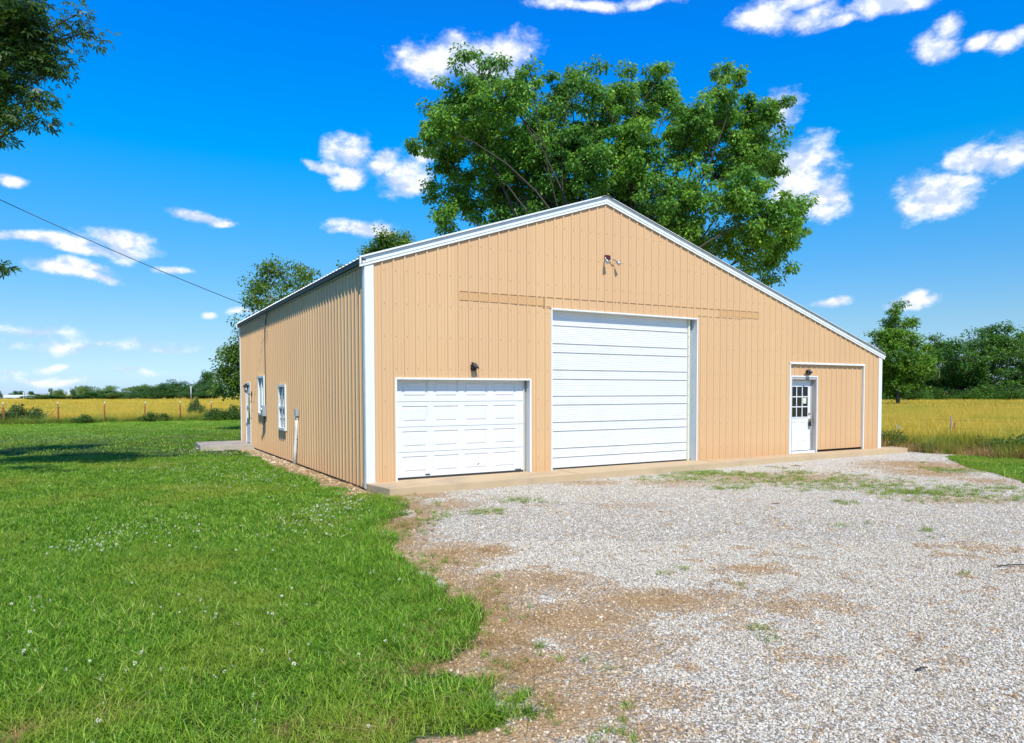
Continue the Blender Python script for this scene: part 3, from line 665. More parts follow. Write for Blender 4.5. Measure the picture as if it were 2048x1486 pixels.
# sheet patch above the doors: tan strips and rusty seams
ribbed(mpF, 1.91, 3.95, 3.675, lambda u: 3.845, [], PH, 0.004).build('wall_patch', M['tan2'], B)
ribbed(mpF, 9.15, 10.65, 3.735, lambda u: 3.905, [], PH, 0.004).build('wall_patch', M['tan2'], B)
s = MB(); x = 1.91
while x < 10.6:
    l = random.uniform(0.12, 0.5); x2 = min(x+l, 10.65); za = 3.845+(x-1.9)*0.0075; zb = 3.845+(x2-1.9)*0.0075
    s.prism([(x, -0.003, za), (x2, -0.003, zb), (x2, -0.003, zb+random.uniform(0.004, 0.008)), (x, -0.003, za+0.006)], (0, -0.0125, 0)); x = x2+random.uniform(0, 0.03)
for (xa, xb, zz) in ((1.91, 3.2, 3.672), (3.2, 4.1, 3.665), (3.9, 4.12, 3.635), (8.45, 10.0, 3.70), (10.0, 10.65, 3.735)):
    x = xa
    while x < xb:
        x2 = min(x+random.uniform(0.1, 0.3), xb); s.box((x, -0.0135, zz), (x2, -0.003, zz+0.004)); x = x2+random.uniform(0, 0.04)
s.box((3.93, -0.026, 3.635), (3.937, -0.003, 3.85)); s.build('patch_seam', M['rust'], B)
# screws
s = MB(); k = 0
while PH+k*SP < W_-0.2:
    x = PH+k*SP+0.045; z = 0.42
    while z < roofz(x)-0.3:
        inside = any(o[0]-0.05 < x < o[1]+0.05 and z < o[3]+0.05 for o in (GD, BD, SLD))
        if not inside: zz = z+random.uniform(-0.012, 0.012); s.box((x-0.007, -0.007, zz-0.007), (x+0.007, 0.001, zz+0.007))
        z += 0.62
    k += 1
o = s.build('wall_screws', M['screw'], B); tag(o, kind='stuff')
s = MB(); k = 0
while 0.11+k*SP < L_:
    y = 0.11+k*SP+0.045; z = 0.42
    while z < HE-0.2:
        if not any(o[0]-0.05 < y < o[1]+0.05 and o[2] < z < o[3] for o in LW): s.box((-0.007, y-0.007, z-0.007), (0.001, y+0.007, z+0.007))
        z += 0.62
    k += 1
o = s.build('wall_screws', M['screw'], B); tag(o, kind='stuff')

# left-wall windows and door
def window(y0, y1, z0, z1, kind):
    wn_ = empty('window', (0, 0, 0)); wn_.parent = B; s = MB(); f = 0.055
    for a, b_, c_, d_ in ((y0-0.01, y0+f, z0-0.01, z1+0.01), (y1-f, y1+0.01, z0-0.01, z1+0.01)): s.box((-0.05, a, c_), (0.05, b_, d_))
    s.box((-0.052, y0+f, z1-f), (0.05, y1-f, z1+0.01)); s.box((-0.062, y0+f, z0-0.012), (0.05, y1-f, z0+f))
    s.build('window_frame', M['white'], wn_); s = MB()
    if kind == 'hung':
        zm = (z0+z1)/2; s.box((-0.03, y0+f, zm-0.03), (0.04, y1-f, zm+0.03))
        ym = (y0+y1)/2
        for za, zb in ((z0+f, zm-0.03), (zm+0.03, z1-f)):
            s.box((-0.004, ym-0.010, za), (0.010, ym+0.010, zb)); zc = (za+zb)/2; s.box((-0.006, y0+f, zc-0.010), (0.008, y1-f, zc+0.010))
        s.build('window_sash', M['white'], wn_)
        s = MB()
        n = 26
        for k in range(n):
            a = y0+f+(y1-y0-2*f)*k/n; b_ = y0+f+(y1-y0-2*f)*(k+1)/n
            if 0.3 < (k+.5)/n < 0.42 or (k+.5)/n > 0.9: continue
            s.quad((0.10+0.02*math.sin(k*1.7), a, z0+f), (0.10+0.02*math.sin(k*1.7+1.7), b_, z0+f), (0.10+0.02*math.sin(k*1.7+1.7), b_, z1-f), (0.10+0.02*math.sin(k*1.7), a, z1-f))
        s.build('curtain', M['curtain'], wn_)
    else:
        ym = y0+(y1-y0)*0.48; s.box((-0.03, ym-0.03, z0+f), (0.04, ym+0.03, z1-f)); s.build('window_sash', M['white'], wn_)
    MB().box((0.012, y0+f, z0+f), (0.018, y1-f, z1-f)).build('window_pane', M['pane'], wn_)
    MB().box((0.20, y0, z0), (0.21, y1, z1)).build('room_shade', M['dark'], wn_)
    return wn_
m = bpy.data.materials.new('window_glass'); m.use_nodes = True; t = NT(m.node_tree); t.n.clear()
fr = t.new('ShaderNodeFresnel', {'IOR': 1.5}); gl = t.new('ShaderNodeBsdfGlossy', {'Color': (0.9, 0.95, 1, 1), 'Roughness': 0.03}); tp = t.new('ShaderNodeBsdfTransparent', {'Color': (0.55, 0.75, 0.70, 1)})
mx = t.new('ShaderNodeMixShader', {0: t.math('ADD', t.math('MULTIPLY', fr.outputs[0], 1.2), 0.06), 1: tp.outputs[0], 2: gl.outputs[0]}); t.new('ShaderNodeOutputMaterial', {'Surface': mx.outputs[0]}); M['pane'] = m
window(*LW[0], 'hung'); window(*LW[1], 'slide')
sdr = empty('side_door', (0, 0, 0)); sdr.parent = B; y0, y1, z0, z1 = 12.0, 12.87, 0.13, 2.18
s = MB(); s.box((-0.04, y0-0.01, z0), (0.04, y0+0.05, z1)); s.box((-0.04, y1-0.05, z0), (0.04, y1+0.01, z1)); s.box((-0.042, y0+0.05, z1-0.06), (0.04, y1-0.05, z1+0.01)); s.build('door_frame', M['white'], sdr)
s = MB(); s.box((-0.02, y0+0.05, z0+0.02), (0.01, y1-0.05, 0.75)); s.box((-0.022, y0+0.05, 0.75), (0.01, y0+0.13, z1-0.06)); s.box((-0.022, y1-0.13, 0.75), (0.01, y1-0.05, z1-0.06)); s.box((-0.024, y0+0.13, 1.33), (0.01, y1-0.13, 1.41)); s.box((-0.024, y0+0.13, z1-0.14), (0.01, y1-0.13, z1-0.06))
s.build('storm_door', M['whitedoor'], sdr)
MB().box((0.004, y0+0.13, 0.75), (0.008, y1-0.13, z1-0.14)).build('window_pane', M['pane'], sdr)
MB().box((0.03, y0+0.05, z0), (0.04, y1-0.05, z1)).build('inner_door', mat('inner_door', (0.46, 0.50, 0.44), 0.6), sdr)
MB().box((-0.055, y0+0.07, 1.03), (-0.022, y0+0.10, 1.17)).build('door_handle', M['black'], sdr)

# ------------------------------------------------------------------ fixtures on the walls
fl_ = empty('floodlight', (5.617, 0, 4.86)); fl_.scale = (0.85, 0.8, 0.8); tag(fl_, 'twin bullet floodlight on a maroon junction box high on the front gable', 'floodlight')
MB().box((-0.08, -0.075, -0.065), (0.08, -0.018, 0.055)).build('junction_box', M['maroon'], fl_)
for sx, ex, ez in ((-1, -0.15, -0.16), (1, 0.27, -0.17)):
    s = MB(); s.tube([(sx*0.07, -0.06, -0.01), (sx*0.11, -0.11, -0.03), (ex*0.8, -0.13, ez*0.55)], 0.016, 8); s.build('arm', M['alum'], fl_)
    dv = Vector((sx*0.45, -0.6, -0.7)).normalized() if sx > 0 else Vector((-0.1, -0.75, -0.6)).normalized()
    c0 = Vector((ex*0.8, -0.13, ez*0.55)); s = MB()
    s.tube([c0, c0+dv*0.03, c0+dv*0.09, c0+dv*0.15], [0.018, 0.03, 0.042, 0.058], 14); sh = s.build('lamp_head', M['alum'], fl_)
    MB().tube([c0+dv*0.15, c0+dv*0.155], 0.048, 14).build('lamp_lens', M['lampglass'], fl_)
def seclight(x, z, label, ry):
    o = empty('security_light', (x, 0, z), 0); o.scale = (0.82, 0.82, 0.82); tag(o, label, 'security light')
    MB().box((-0.05, -0.035, -0.05), (0.02, -0.018, 0.06)).build('bracket', M['black'], o)
    s = MB(); s.obox((0.035, -0.12, 0.045), (0.13, 0.022, 0.17), (R(-48), ry, R(14))); s.build('solar_panel', M['solar'], o)
    s = MB(); s.obox((0.035, -0.105, 0.030), (0.15, 0.022, 0.19), (R(-48), ry, R(14))); s.build('panel_housing', M['black'], o)
    s = MB(); s.tube([(-0.03, -0.05, 0.02), (-0.02, -0.085, -0.03), (-0.01, -0.10, -0.10)], [0.03, 0.034, 0.04], 10); s.tube([(0.035, -0.05, 0.0), (0.04, -0.08, -0.04), (0.05, -0.10, -0.085)], [0.02, 0.03, 0.036], 10); s.build('lamp_head', M['black'], o)
    return o
seclight(2.21, 2.34, 'small black solar security light above the lower raised-panel garage door', R(10))
seclight(12.56, 2.36, 'small black solar security light over the white entry door with nine panes', R(-12))
ln_ = empty('wall_lantern', (0, 11.78, 1.80)); ln_.scale = (0.82, 0.82, 0.82); tag(ln_, 'black carriage-style lantern on the left wall beside the side door', 'wall lantern')
MB().obox((-0.035, 0, 0), (0.03, 0.11, 0.20)).build('wall_plate', M['black'], ln_)
s = MB(); s.tube([(-0.05, 0, -0.02), (-0.13, 0.0, 0.0), (-0.20, 0.0, 0.02), (-0.24, 0.0, 0.07)], 0.013, 8); s.build('arm', M['black'], ln_)
s = MB(); s.tube([(-0.24, 0, 0.05), (-0.24, 0, 0.09)], [0.03, 0.055], 6); s.tube([(-0.24, 0, 0.30), (-0.24, 0, 0.33), (-0.24, 0, 0.39), (-0.24, 0, 0.43)], [0.13, 0.12, 0.035, 0.012], 6)
for k in range(6):
    a = k*math.pi/3; s.tube([(-0.24+0.055*math.cos(a), 0.055*math.sin(a), 0.09), (-0.24+0.095*math.cos(a), 0.095*math.sin(a), 0.30)], 0.008, 4)
s.build('cage', M['black'], ln_)
MB().tube([(-0.24, 0, 0.095), (-0.24, 0, 0.295)], [0.045, 0.08], 6).build('glass', M['lampglass'], ln_)
eb = empty('electrical_box', (0, 9.43, 1.30)); tag(eb, 'grey electrical meter box mounted at the lower corner of the sliding window', 'electrical box')
MB().box((-0.14, -0.10, -0.17), (-0.024, 0.10, 0.15)).build('box', M['boxgrey'], eb, 0.01)
MB().tube([(-0.14, 0, 0.03), (-0.19, 0, 0.03)], 0.055, 14).build('meter_dome', M['lampglass'], eb)
MB().tube([(-0.07, 0, -0.16), (-0.07, 0, -0.38)], 0.022, 8).build('conduit_stub', M['cable'], eb)
cp = empty('conduit_pipe', (0, 5.35, 0)); tag(cp, 'white plastic conduit rising from the ground to a small grey box on the left wall', 'conduit')
MB().tube([(-0.10, 0.07, -0.05), (-0.085, 0.055, 0.4), (-0.06, 0.0, 0.9), (-0.055, -0.03, 1.24)], [0.045, 0.042, 0.036, 0.034], 10).build('pipe', M['pvc'], cp)
MB().box((-0.10, -0.10, 1.24), (-0.02, 0.04, 1.42)).build('box', M['boxgrey'], cp, 0.008)
s = MB(); s.tube([(-0.062, -0.08, 1.17), (-0.10, -0.03, 1.17), (-0.062, 0.02, 1.17)], 0.008, 6); s.build('strap', M['cable'], cp); s = MB(); s.tube([(-0.04, -0.02, 0.66), (-0.118, 0.02, 0.65), (-0.04, 0.08, 0.66)], 0.007, 6); s.build('strap', M['cable'], cp)
# service drop, wall cable
s = MB(); s.tube([(-0.16, 8.55, 4.22), (-0.05, 8.9, 4.16), (-0.04, 9.15, 4.05), (-0.035, 9.36, 3.7), (-0.032, 9.40, 3.3), (-0.032, 9.40, 2.5), (-0.032, 9.41, 1.45)], 0.012, 6)
s.tube([(-0.04, 9.15, 4.05), (-0.12, 9.25, 4.0), (-0.2, 9.2, 4.12)], 0.006, 5)
tag(s.build('wall_cable', M['cable']), 'black cable running down the left wall from the eave to the meter box', 'cable')
A0 = Vector((-0.16, 9.2, 4.27)); B0 = Vector(atd(-260, 275, 17.0)); pts = []
for k in range(25):
    t_ = k/24; p = A0.lerp(B0, t_); p.z -= 0.16*4*t_*(1-t_)*0.9; pts.append(p)
tag(MB().tube(pts, 0.010, 6).build('power_line', M['cable']), 'overhead power line crossing the sky on the left to the building eave', 'power line')
up = empty('utility_pole', (B0.x, B0.y, 0)); tag(up, 'wooden utility pole beyond the left edge that carries the power line', 'utility pole')
MB().tube([(0, 0, -0.1), (0, 0, B0.z+0.5)], [0.15, 0.11], 12).build('pole', M['postwood'], up)
MB().tube([(0.0, 0, B0.z-0.02), (0.0, 0.0, B0.z+0.06)], 0.14, 8).build('bracket', M['steel'], up)

# ------------------------------------------------------------------ foliage builders
def leaves(cent, rad_, n, size, rg, flat=0.75, droop=0.5, aspect=0.55, tint0=None, lobed=False):
    """numpy leaf cloud: cent (k,3), rad_ (k,), n leaves per clump"""
    k = len(cent); ci = np.repeat(np.arange(k), n); N = len(ci)
    u = rg.normal(size=(N, 3)); u /= np.linalg.norm(u, axis=1)[:, None]; r = rg.random(N)**0.45
    off = u*r[:, None]*rad_[ci][:, None]; off[:, 2] *= flat; pos = cent[ci]+off
    d = u.copy(); d[:, 2] = d[:, 2]*0.4-droop; d += rg.normal(size=(N, 3))*0.35; d /= np.linalg.norm(d, axis=1)[:, None]
    up_ = rg.normal(size=(N, 3))*0.55+np.array([0, 0, 1.0])+u*0.4; side = np.cross(d, up_); side /= np.linalg.norm(side, axis=1)[:, None]+1e-9
    s = size*rg.uniform(0.65, 1.25, N)
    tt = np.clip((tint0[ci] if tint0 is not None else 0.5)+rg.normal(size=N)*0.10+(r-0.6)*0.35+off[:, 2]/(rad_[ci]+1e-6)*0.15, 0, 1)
    if not lobed:
        a = pos; b_ = pos+d*(s*0.45)[:, None]+side*(s*aspect*0.5)[:, None]; c_ = pos+d*s[:, None]; e = pos+d*(s*0.45)[:, None]-side*(s*aspect*0.5)[:, None]
        V_ = np.stack([a, b_, c_, e], 1).reshape(-1, 3); Q_ = np.arange(N*4).reshape(-1, 4); T = np.repeat(tt, 4)
    else:
        Vs = []
        for an, ls in ((0, 1.0), (0.85, 0.78), (-0.85, 0.78)):
            dd = d*math.cos(an)+side*math.sin(an); sd2 = side*math.cos(an)-d*math.sin(an); L2 = (s*ls)[:, None]
            Vs.append(np.stack([pos, pos+dd*L2*0.5+sd2*L2*0.13, pos+dd*L2, pos+dd*L2*0.5-sd2*L2*0.13], 1))
        V_ = np.stack(Vs, 1).reshape(-1, 3); Q_ = np.arange(N*12).reshape(-1, 4); T = np.repeat(tt, 12)
    return V_, Q_, T
def curve(a, b_, n, sag, rg):
    a = Vector(a); b_ = Vector(b_); L = (b_-a).length; o = Vector(rg.normal(size=3))*L*0.06; pts = []
    for i in range(n+1):
        t_ = i/n; p = a.lerp(b_, t_); w_ = 4*t_*(1-t_); pts.append(p+o*w_+Vector((0, 0, sag*L*w_)))
    return pts
def tree(name, label, base, blobs, clumps, lpc, lsize, leafm, barkm, trunk_r, seed=1, fork=0.3, stems=1, crad=0.8, group=None, lobed=False, droop=0.5,
         cat='tree', twig=1.0, surf_bias=0.5, tintspread=0.25, flat=0.75, twigr=0.02):
    """blobs: (x, y, z, r) offsets from base. Parts: trunk with limbs, and crown"""
    rg = np.random.default_rng(seed); root = empty(name, base); tag(root, label, cat, group)
    bl = np.array([b_[:4] for b_ in blobs], float); wgt = bl[:, 3]**2.2; cnt = np.maximum(1, (wgt/wgt.sum()*clumps)).astype(int)
    cs, rs, ts, bi = [], [], [], []
    for j, (b_, c_) in enumerate(zip(bl, cnt)):
        u = rg.normal(size=(c_, 3)); u /= np.linalg.norm(u, axis=1)[:, None]; r = (surf_bias+(1-surf_bias)*rg.random(c_))*b_[3]*np.where(rg.random(c_) < 0.10, 1.30, 1.0)
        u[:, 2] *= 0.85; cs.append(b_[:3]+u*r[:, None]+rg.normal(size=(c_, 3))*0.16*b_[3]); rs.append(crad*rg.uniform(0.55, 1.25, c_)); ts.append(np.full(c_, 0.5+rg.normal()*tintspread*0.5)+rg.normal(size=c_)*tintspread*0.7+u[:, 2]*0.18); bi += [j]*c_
    cs = np.vstack(cs); rs = np.concatenate(rs); ts = np.clip(np.concatenate(ts), 0, 1); bi = np.array(bi)
    keep = cs[:, 2] > 0.3; cs, rs, ts, bi = cs[keep], rs[keep], ts[keep], bi[keep]
    s = MB(); top = bl[:, 2].max(); zf = max(0.6, fork*top); limbs = []
    for q in range(stems):
        an = 2*math.pi*q/stems+rg.random(); bo = Vector((math.cos(an), math.sin(an), 0))*trunk_r*(0.0 if stems == 1 else 1.2)
        sub = [j for j in range(len(bl)) if j % stems == q]
        fk = Vector((bo.x*3, bo.y*3, zf)); pts = curve(bo+Vector((0, 0, -0.15)), fk, 5, 0, rg)
        s.tube(pts, [trunk_r*(1.45 if i == 0 else 1.08-0.06*i) for i in range(len(pts))], 12, jit=0.05)
        for j in sub:
            tgt = Vector(bl[j][:3]); n_ = 7; lp = curve(pts[-1], tgt, n_, 0.06, rg)
            r0 = trunk_r*0.30*(0.5+0.5*min(1, bl[j][3]/bl[:, 3].max())); s.tube(lp, [r0*(1-0.80*i/n_) for i in range(n_+1)], 7, jit=0.04); limbs.append((j, lp))
    ld = {j: lp for j, lp in limbs}
    for i in range(0, len(cs), max(1, int(1/twig))):
        lp = ld[bi[i]]; c_ = Vector(cs[i]); k = min(range(2, len(lp)), key=lambda q: (lp[q]-c_).length+0.15*q)
        pts = curve(lp[k], c_, 3, -0.04, rg); s.tube(pts, [twigr*1.6, twigr*1.2, twigr*0.8, twigr*0.4], 4, cap=False)
    s.build('trunk', barkm, root)
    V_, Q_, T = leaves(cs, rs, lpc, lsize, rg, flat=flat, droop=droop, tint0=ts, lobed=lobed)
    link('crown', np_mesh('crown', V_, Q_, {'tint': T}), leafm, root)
    return root
def pblobs(base, D, lst, jit=2.0, seed=0):
    """crown lobes measured on the photograph, given real positions around the tree's own distance"""
    rg = np.random.default_rng(seed); out = []
    for b_ in lst:
        dd = D+(b_[3] if len(b_) > 3 else rg.uniform(-jit, jit)); p = atd(b_[0], b_[1], dd)-base; out.append((p[0], p[1], p[2], b_[2]/FPX*dd*0.92))
    return out

D = 40.0; base = dirg(1200, D)
lob = [(880,255,60),(935,195,65),(960,160,45),(1010,200,62),(1045,180,40),(1130,195,52),(1150,160,28),(1195,185,42),(1240,190,42),(1320,175,42),(1335,205,50),(1440,200,45),(1440,160,28),(1500,235,55),(1545,225,35),(1080,250,60),
       (900,310,62),(990,290,80),(1150,290,85),(1250,290,75),(1370,280,75),(1480,310,80),(1550,330,35),(920,390,60),(890,430,32),(1010,390,75),(1120,380,80),(1250,390,85),(1360,390,85),(1480,400,75),(1545,430,60),(1592,410,36),
       (1000,450,50),(900,462,22),(1390,480,70),(1490,480,70),(1560,500,48),(1540,535,30),(1230,440,60),(1300,450,60),(1100,440,60),(1580,455,45),(1190,250,50),(1420,250,55),(1070,340,62),(1062,295,50),(1270,240,50),(1280,330,62),(1200,335,70),(1400,240,50),(1350,480,60),(1000,335,60),(1130,440,60),(1280,195,32),(1100,420,60),(950,250,70),(1210,210,38),(1500,290,60),(1145,138,20),(1200,132,20),(1262,138,20),(1335,132,22),(1445,142,20),(1478,158,24),(1060,140,22),(1000,122,22),(925,118,24),(1562,208,18),(1612,400,20),(1572,255,16),(850,215,20),(835,290,22),(860,370,24),(1100,150,14)]
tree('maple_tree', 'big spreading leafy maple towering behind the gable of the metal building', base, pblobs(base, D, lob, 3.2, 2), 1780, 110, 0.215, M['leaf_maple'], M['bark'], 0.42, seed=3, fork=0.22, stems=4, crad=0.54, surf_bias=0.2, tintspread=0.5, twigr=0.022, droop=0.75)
D = 33.5; base = dirg(560, D)
tree('fruit_tree', 'open airy tree whose crown shows above the far end of the left eave', base, pblobs(base, D, [(520,570,30),(560,550,34),(600,560,30),(625,550,12),(545,600,38),(590,600,34),(515,605,22),(500,590,12),(560,650,36),(610,640,30),(525,640,26),(618,578,22),(530,545,18),(590,535,16)], 0.8, 5), 190, 52, 0.14, M['leaf_small'], M['barkpale'], 0.16, seed=8, crad=0.42, surf_bias=0.4, flat=0.9, twigr=0.014)
D = 34.5; base = dirg(500, D)
tree('fruit_tree', 'low tree with drooping branches showing past the far left corner of the building', base, pblobs(base, D, [(470,700,26),(455,715,16),(490,720,40),(465,760,34),(440,775,20),(500,760,40),(450,740,16),(478,680,10),(520,700,34),(476,640,5),(478,665,6)], 0.8, 6), 190, 70, 0.15, M['leaf_small'], M['barkpale'], 0.14, seed=12, crad=0.45, surf_bias=0.4, flat=0.7, twigr=0.014)
D = 36; base = dirg(790, D)
tree('fruit_tree', 'bushy treetop rising over the roof between the left corner and the big maple', base, pblobs(base, D, [(775,500,38),(800,495,30),(750,510,26),(825,500,20),(770,475,16),(800,475,14),(780,545,45),(835,530,26),(740,500,14)], 0.8, 7), 210, 62, 0.14, M['leaf_small'], M['bark'], 0.16, seed=14, crad=0.40, surf_bias=0.35, flat=0.9, twigr=0.014)
D = 31; base = dirg(690, D)
tree('sapling', 'thin sapling with only its top twigs above the left eave', base, pblobs(base, D, [(700,545,8),(683,530,5),(712,535,6),(676,555,8),(700,575,20)], 0.3, 9), 26, 26, 0.13, M['leaf_small'], M['barkpale'], 0.05, seed=15, crad=0.2, twigr=0.01)

# near shade tree, trunk out of frame to the left
D = 13.0; base = dirg(-560, 13.4)
nb_ = [(20,20,75,0),(70,45,45,0),(110,62,22,.2),(150,62,20,.2),(185,62,14,.2),(150,30,14,0),(10,110,60,0),(60,110,38,.3),(95,128,20,.3),(118,138,13,.3),(20,175,42,0),(60,185,22,0),(78,198,12,0),(15,225,24,0),(60,230,12,.1),(75,236,8,.1),(25,250,9,0),(5,272,8,0),(-60,60,130,.4),(-60,190,90,.3),
       (-200,20,140,-.5),(-350,100,110,1.0),(-420,-120,130,0),(-600,100,130,0),(-300,-300,110,.5),(-150,-200,90,1.5),(-5,537,10,0),(-40,500,22,0),(-110,430,50,0),(90,8,22,0),(50,70,50,.5)]
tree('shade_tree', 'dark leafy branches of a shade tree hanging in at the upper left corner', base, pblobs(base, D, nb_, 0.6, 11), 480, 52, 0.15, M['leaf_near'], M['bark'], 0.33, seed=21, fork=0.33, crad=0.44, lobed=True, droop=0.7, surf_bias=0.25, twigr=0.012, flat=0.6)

# right: isolated tree and the oaks along the far edge of the field
D = 77; base = dirg(1797, D)
tree('cottonwood_tree', 'upright lone tree standing in the golden field in front of the dark tree line', base, pblobs(base, D, [(1797,625,14),(1800,605,9),(1790,645,20),(1820,650,16),(1780,670,24),(1810,680,28),(1750,665,10),(1765,685,20),(1840,690,16),(1790,715,34),(1825,725,30),(1765,730,24),(1845,740,22),(1800,755,36),(1770,770,20),(1830,765,24),(1850,715,14),(1795,785,14)], 1.2, 3), 330, 90, 0.27, M['leaf_bright'], M['bark'], 0.2, seed=31, crad=0.75, surf_bias=0.4, flat=0.6, tintspread=0.35)
oaks = [(1990,122,[(1960,690,36),(2010,680,40),(1985,665,22),(1935,715,30),(2040,700,40),(2060,680,34),(1990,720,50),(1945,745,34),(2040,750,44),(2000,765,36),(1915,700,20),(2075,730,40),(1900,735,20),(2012,785,26),(1965,782,24),(2045,788,26)], 'broad dark oak with a pale leaning trunk at the far right of the field', 'leaf_oak'),
        (1875,128,[(1875,690,22),(1890,700,24),(1860,720,26),(1895,740,28),(1870,765,30),(1905,770,22),(1850,770,22)], 'mid-height dark tree filling the gap between the lone tree and the big oak', 'leaf_oak'),
        (1925,126,[(1925,730,24),(1950,750,30),(1915,760,28),(1940,780,26)], 'low dark tree tucked against the left side of the big oak', 'leaf_oak'),
        (1745,125,[(1750,740,26),(1770,760,30),(1745,780,26),(1790,780,26)], 'dark tree half hidden behind the right corner of the building', 'leaf_oak'),
        (1830,132,[(1830,735,26),(1815,760,26),(1845,775,26)], 'dark tree in the tree line just behind the lone tree', 'leaf_oak'),
        (2120,124,[(2110,700,50),(2140,740,50),(2090,760,44),(2160,690,44)], 'dark oak at the right end of the tree line, cut by the picture edge', 'leaf_oak')]
for k, (px, D, lst, lab, lm) in enumerate(oaks):
    base = dirg(px, D); tree('oak_tree', lab, base, pblobs(base, D, lst, 3.0, 40+k), 60+22*len(lst), 85, 0.42, M[lm], M['barkpale'], 0.34, seed=50+k, crad=1.35, surf_bias=0.45, flat=0.55, fork=0.2, group='trees along the right edge of the field', tintspread=0.3, twigr=0.035)
# understorey brush under the oaks: shrubs, one by one
def shrub_proto(seed, leafm, n=60, size=0.3, lpc=55):
    rg = np.random.default_rng(seed); cs = rg.normal(size=(n, 3)); cs = cs/np.linalg.norm(cs, axis=1)[:, None]*(rg.random((n, 1))**0.5)*np.array([0.62, 0.62, 0.62]); cs[:, 2] = np.abs(cs[:, 2])*1.15+0.06; cs += rg.normal(size=(n, 3))*0.07; cs[:, 2] = np.maximum(cs[:, 2], 0.05)
    V_, Q_, T = leaves(cs, np.full(n, 0.22), lpc, size, rg, droop=0.0, tint0=rg.random(n)); return np_mesh('foliage', V_, Q_, {'tint': T})
sp_dark = [shrub_proto(70+i, None, 60, 0.07) for i in range(3)]
for me_ in sp_dark: me_.materials.append(M['leaf_oak'])
stem_me = None
def stems_mesh(seed, n=7):
    rg = np.random.default_rng(seed); s = MB()
    for k in range(n):
        e = Vector((rg.normal()*0.35, rg.normal()*0.35, rg.uniform(0.5, 0.95))); s.tube(curve((rg.normal()*0.05, rg.normal()*0.05, -0.05), e, 3, 0, rg), [0.02, 0.016, 0.012, 0.005], 5)
    me_ = bpy.data.meshes.new('stem'); me_.from_pydata(s.v, [], s.f); me_.update(); me_.materials.append(M['bark']); return me_
stem_me = stems_mesh(3)
def place_shrub(name, label, pos, size, me_, group, cat='shrub', rz=0):
    o = empty(name, pos, rz); o.scale = size; tag(o, label, cat, group); link('foliage', me_, None, o); link('stem', stem_me, None, o); return o
ORD = ['first', 'second', 'third', 'fourth', 'fifth', 'sixth', 'seventh', 'eighth', 'ninth', 'tenth', 'eleventh', 'twelfth', 'thirteenth', 'fourteenth', 'fifteenth', 'sixteenth', 'seventeenth', 'eighteenth', 'nineteenth', 'twentieth', 'twenty-first', 'twenty-second', 'twenty-third']
GRB = 'brush along the foot of the right tree line'
for k, px in enumerate(range(1735, 2110, 17)):
    p = dirg(px+random.uniform(-5, 5), 118+random.uniform(-2, 6)); sz = random.uniform(2.2, 3.8)
    place_shrub('shrub', 'dark brush under the right tree line, '+('%s from the building' % ORD[k]), p, (sz*1.2, sz*1.2, sz*random.uniform(0.7, 1.15)), sp_dark[k % 3], GRB, rz=random.uniform(0, 6))
# fallen logs
def log(px, D, L, r, lab, ang, m):
    p = dirg(px, D); s = MB(); s.tube([(-L/2, 0, r*0.8), (-L/6, 0.08, r), (L/6, -0.05, r*0.9), (L/2, 0, r*0.7)], [r, r*1.05, r*0.9, r*0.7], 9, jit=0.12)
    s.tube([(L/6, 0, r), (L/4, 0.1, r*2.6)], [r*0.3, r*0.12], 6); o = s.build('fallen_log', m); o.location = p; o.rotation_euler = (0, 0, ang); tag(o, lab, 'log', 'fallen logs at the edge of the right field')
log(1916, 112, 1.9, 0.26, 'short blackened log lying at the far edge of the golden field', yaw-1.5, M['twig'])
log(1960, 114, 9, 0.16, 'long pale grey log lying right of the blackened log', yaw-1.6, M['barkpale'])
log(1880, 115, 6, 0.14, 'pale grey log lying left of the blackened log', yaw-1.45, M['barkpale'])

# left: distant hedgerow trees
def far_tree_mesh(seed, leafm, tall=1.0):
    rg = np.random.default_rng(seed); nb2 = 9; bl = []
    for k in range(nb2): bl.append((rg.normal()*0.26, rg.normal()*0.26, 0.32+rg.random()*0.42, rg.uniform(0.2, 0.3)))
    cs = []; 
    for b_ in bl:
        u = rg.normal(size=(13, 3)); u /= np.linalg.norm(u, axis=1)[:, None]; cs.append(np.array(b_[:3])+u*b_[3]*rg.uniform(0.5, 1, (13, 1)))
    cs = np.vstack(cs); cs[:, 2] = np.clip(cs[:, 2], 0.08, 1.0)
    V_, Q_, T = leaves(cs, np.full(len(cs), 0.115), 48, 0.055, rg, droop=0.2, tint0=np.clip(rg.normal(0.5, 0.25, len(cs)), 0, 1))
    me_ = np_mesh('crown', V_, Q_, {'tint': T}); me_.materials.append(leafm)
    s = MB(); s.tube([(0, 0, -0.02), (0.01, 0, 0.2), (0.0, 0.02, 0.45)], [0.035, 0.026, 0.018], 8)
    for b_ in bl: s.tube(curve((0, 0, 0.2), b_[:3], 4, 0.03, rg), [0.016, 0.012, 0.009, 0.006, 0.003], 5)
    tm = bpy.data.meshes.new('trunk'); tm.from_pydata(s.v, [], s.f); tm.update(); tm.materials.append(M['barkpale']); return me_, tm
protos = {'d': [far_tree_mesh(90+i, M['leaf_far']) for i in range(4)], 'p': [far_tree_mesh(95+i, M['leaf_farpale']) for i in range(3)]}
def far_tree(px, ytop, wpx, D, kind, lab, k, ybase=None):
    p = dirg(px, D); h = 1.81+(787.5-ytop)*D/FPX; wd = wpx/FPX*D
    me_, tm = protos[kind][k % len(protos[kind])]; o = empty('hedgerow_tree', p, random.uniform(0, 6)); o.scale = (wd*1.05, wd*1.05, h*1.32)
    tag(o, lab, 'tree', 'distant trees beyond the left field'); link('crown', me_, None, o); link('trunk', tm, None, o)
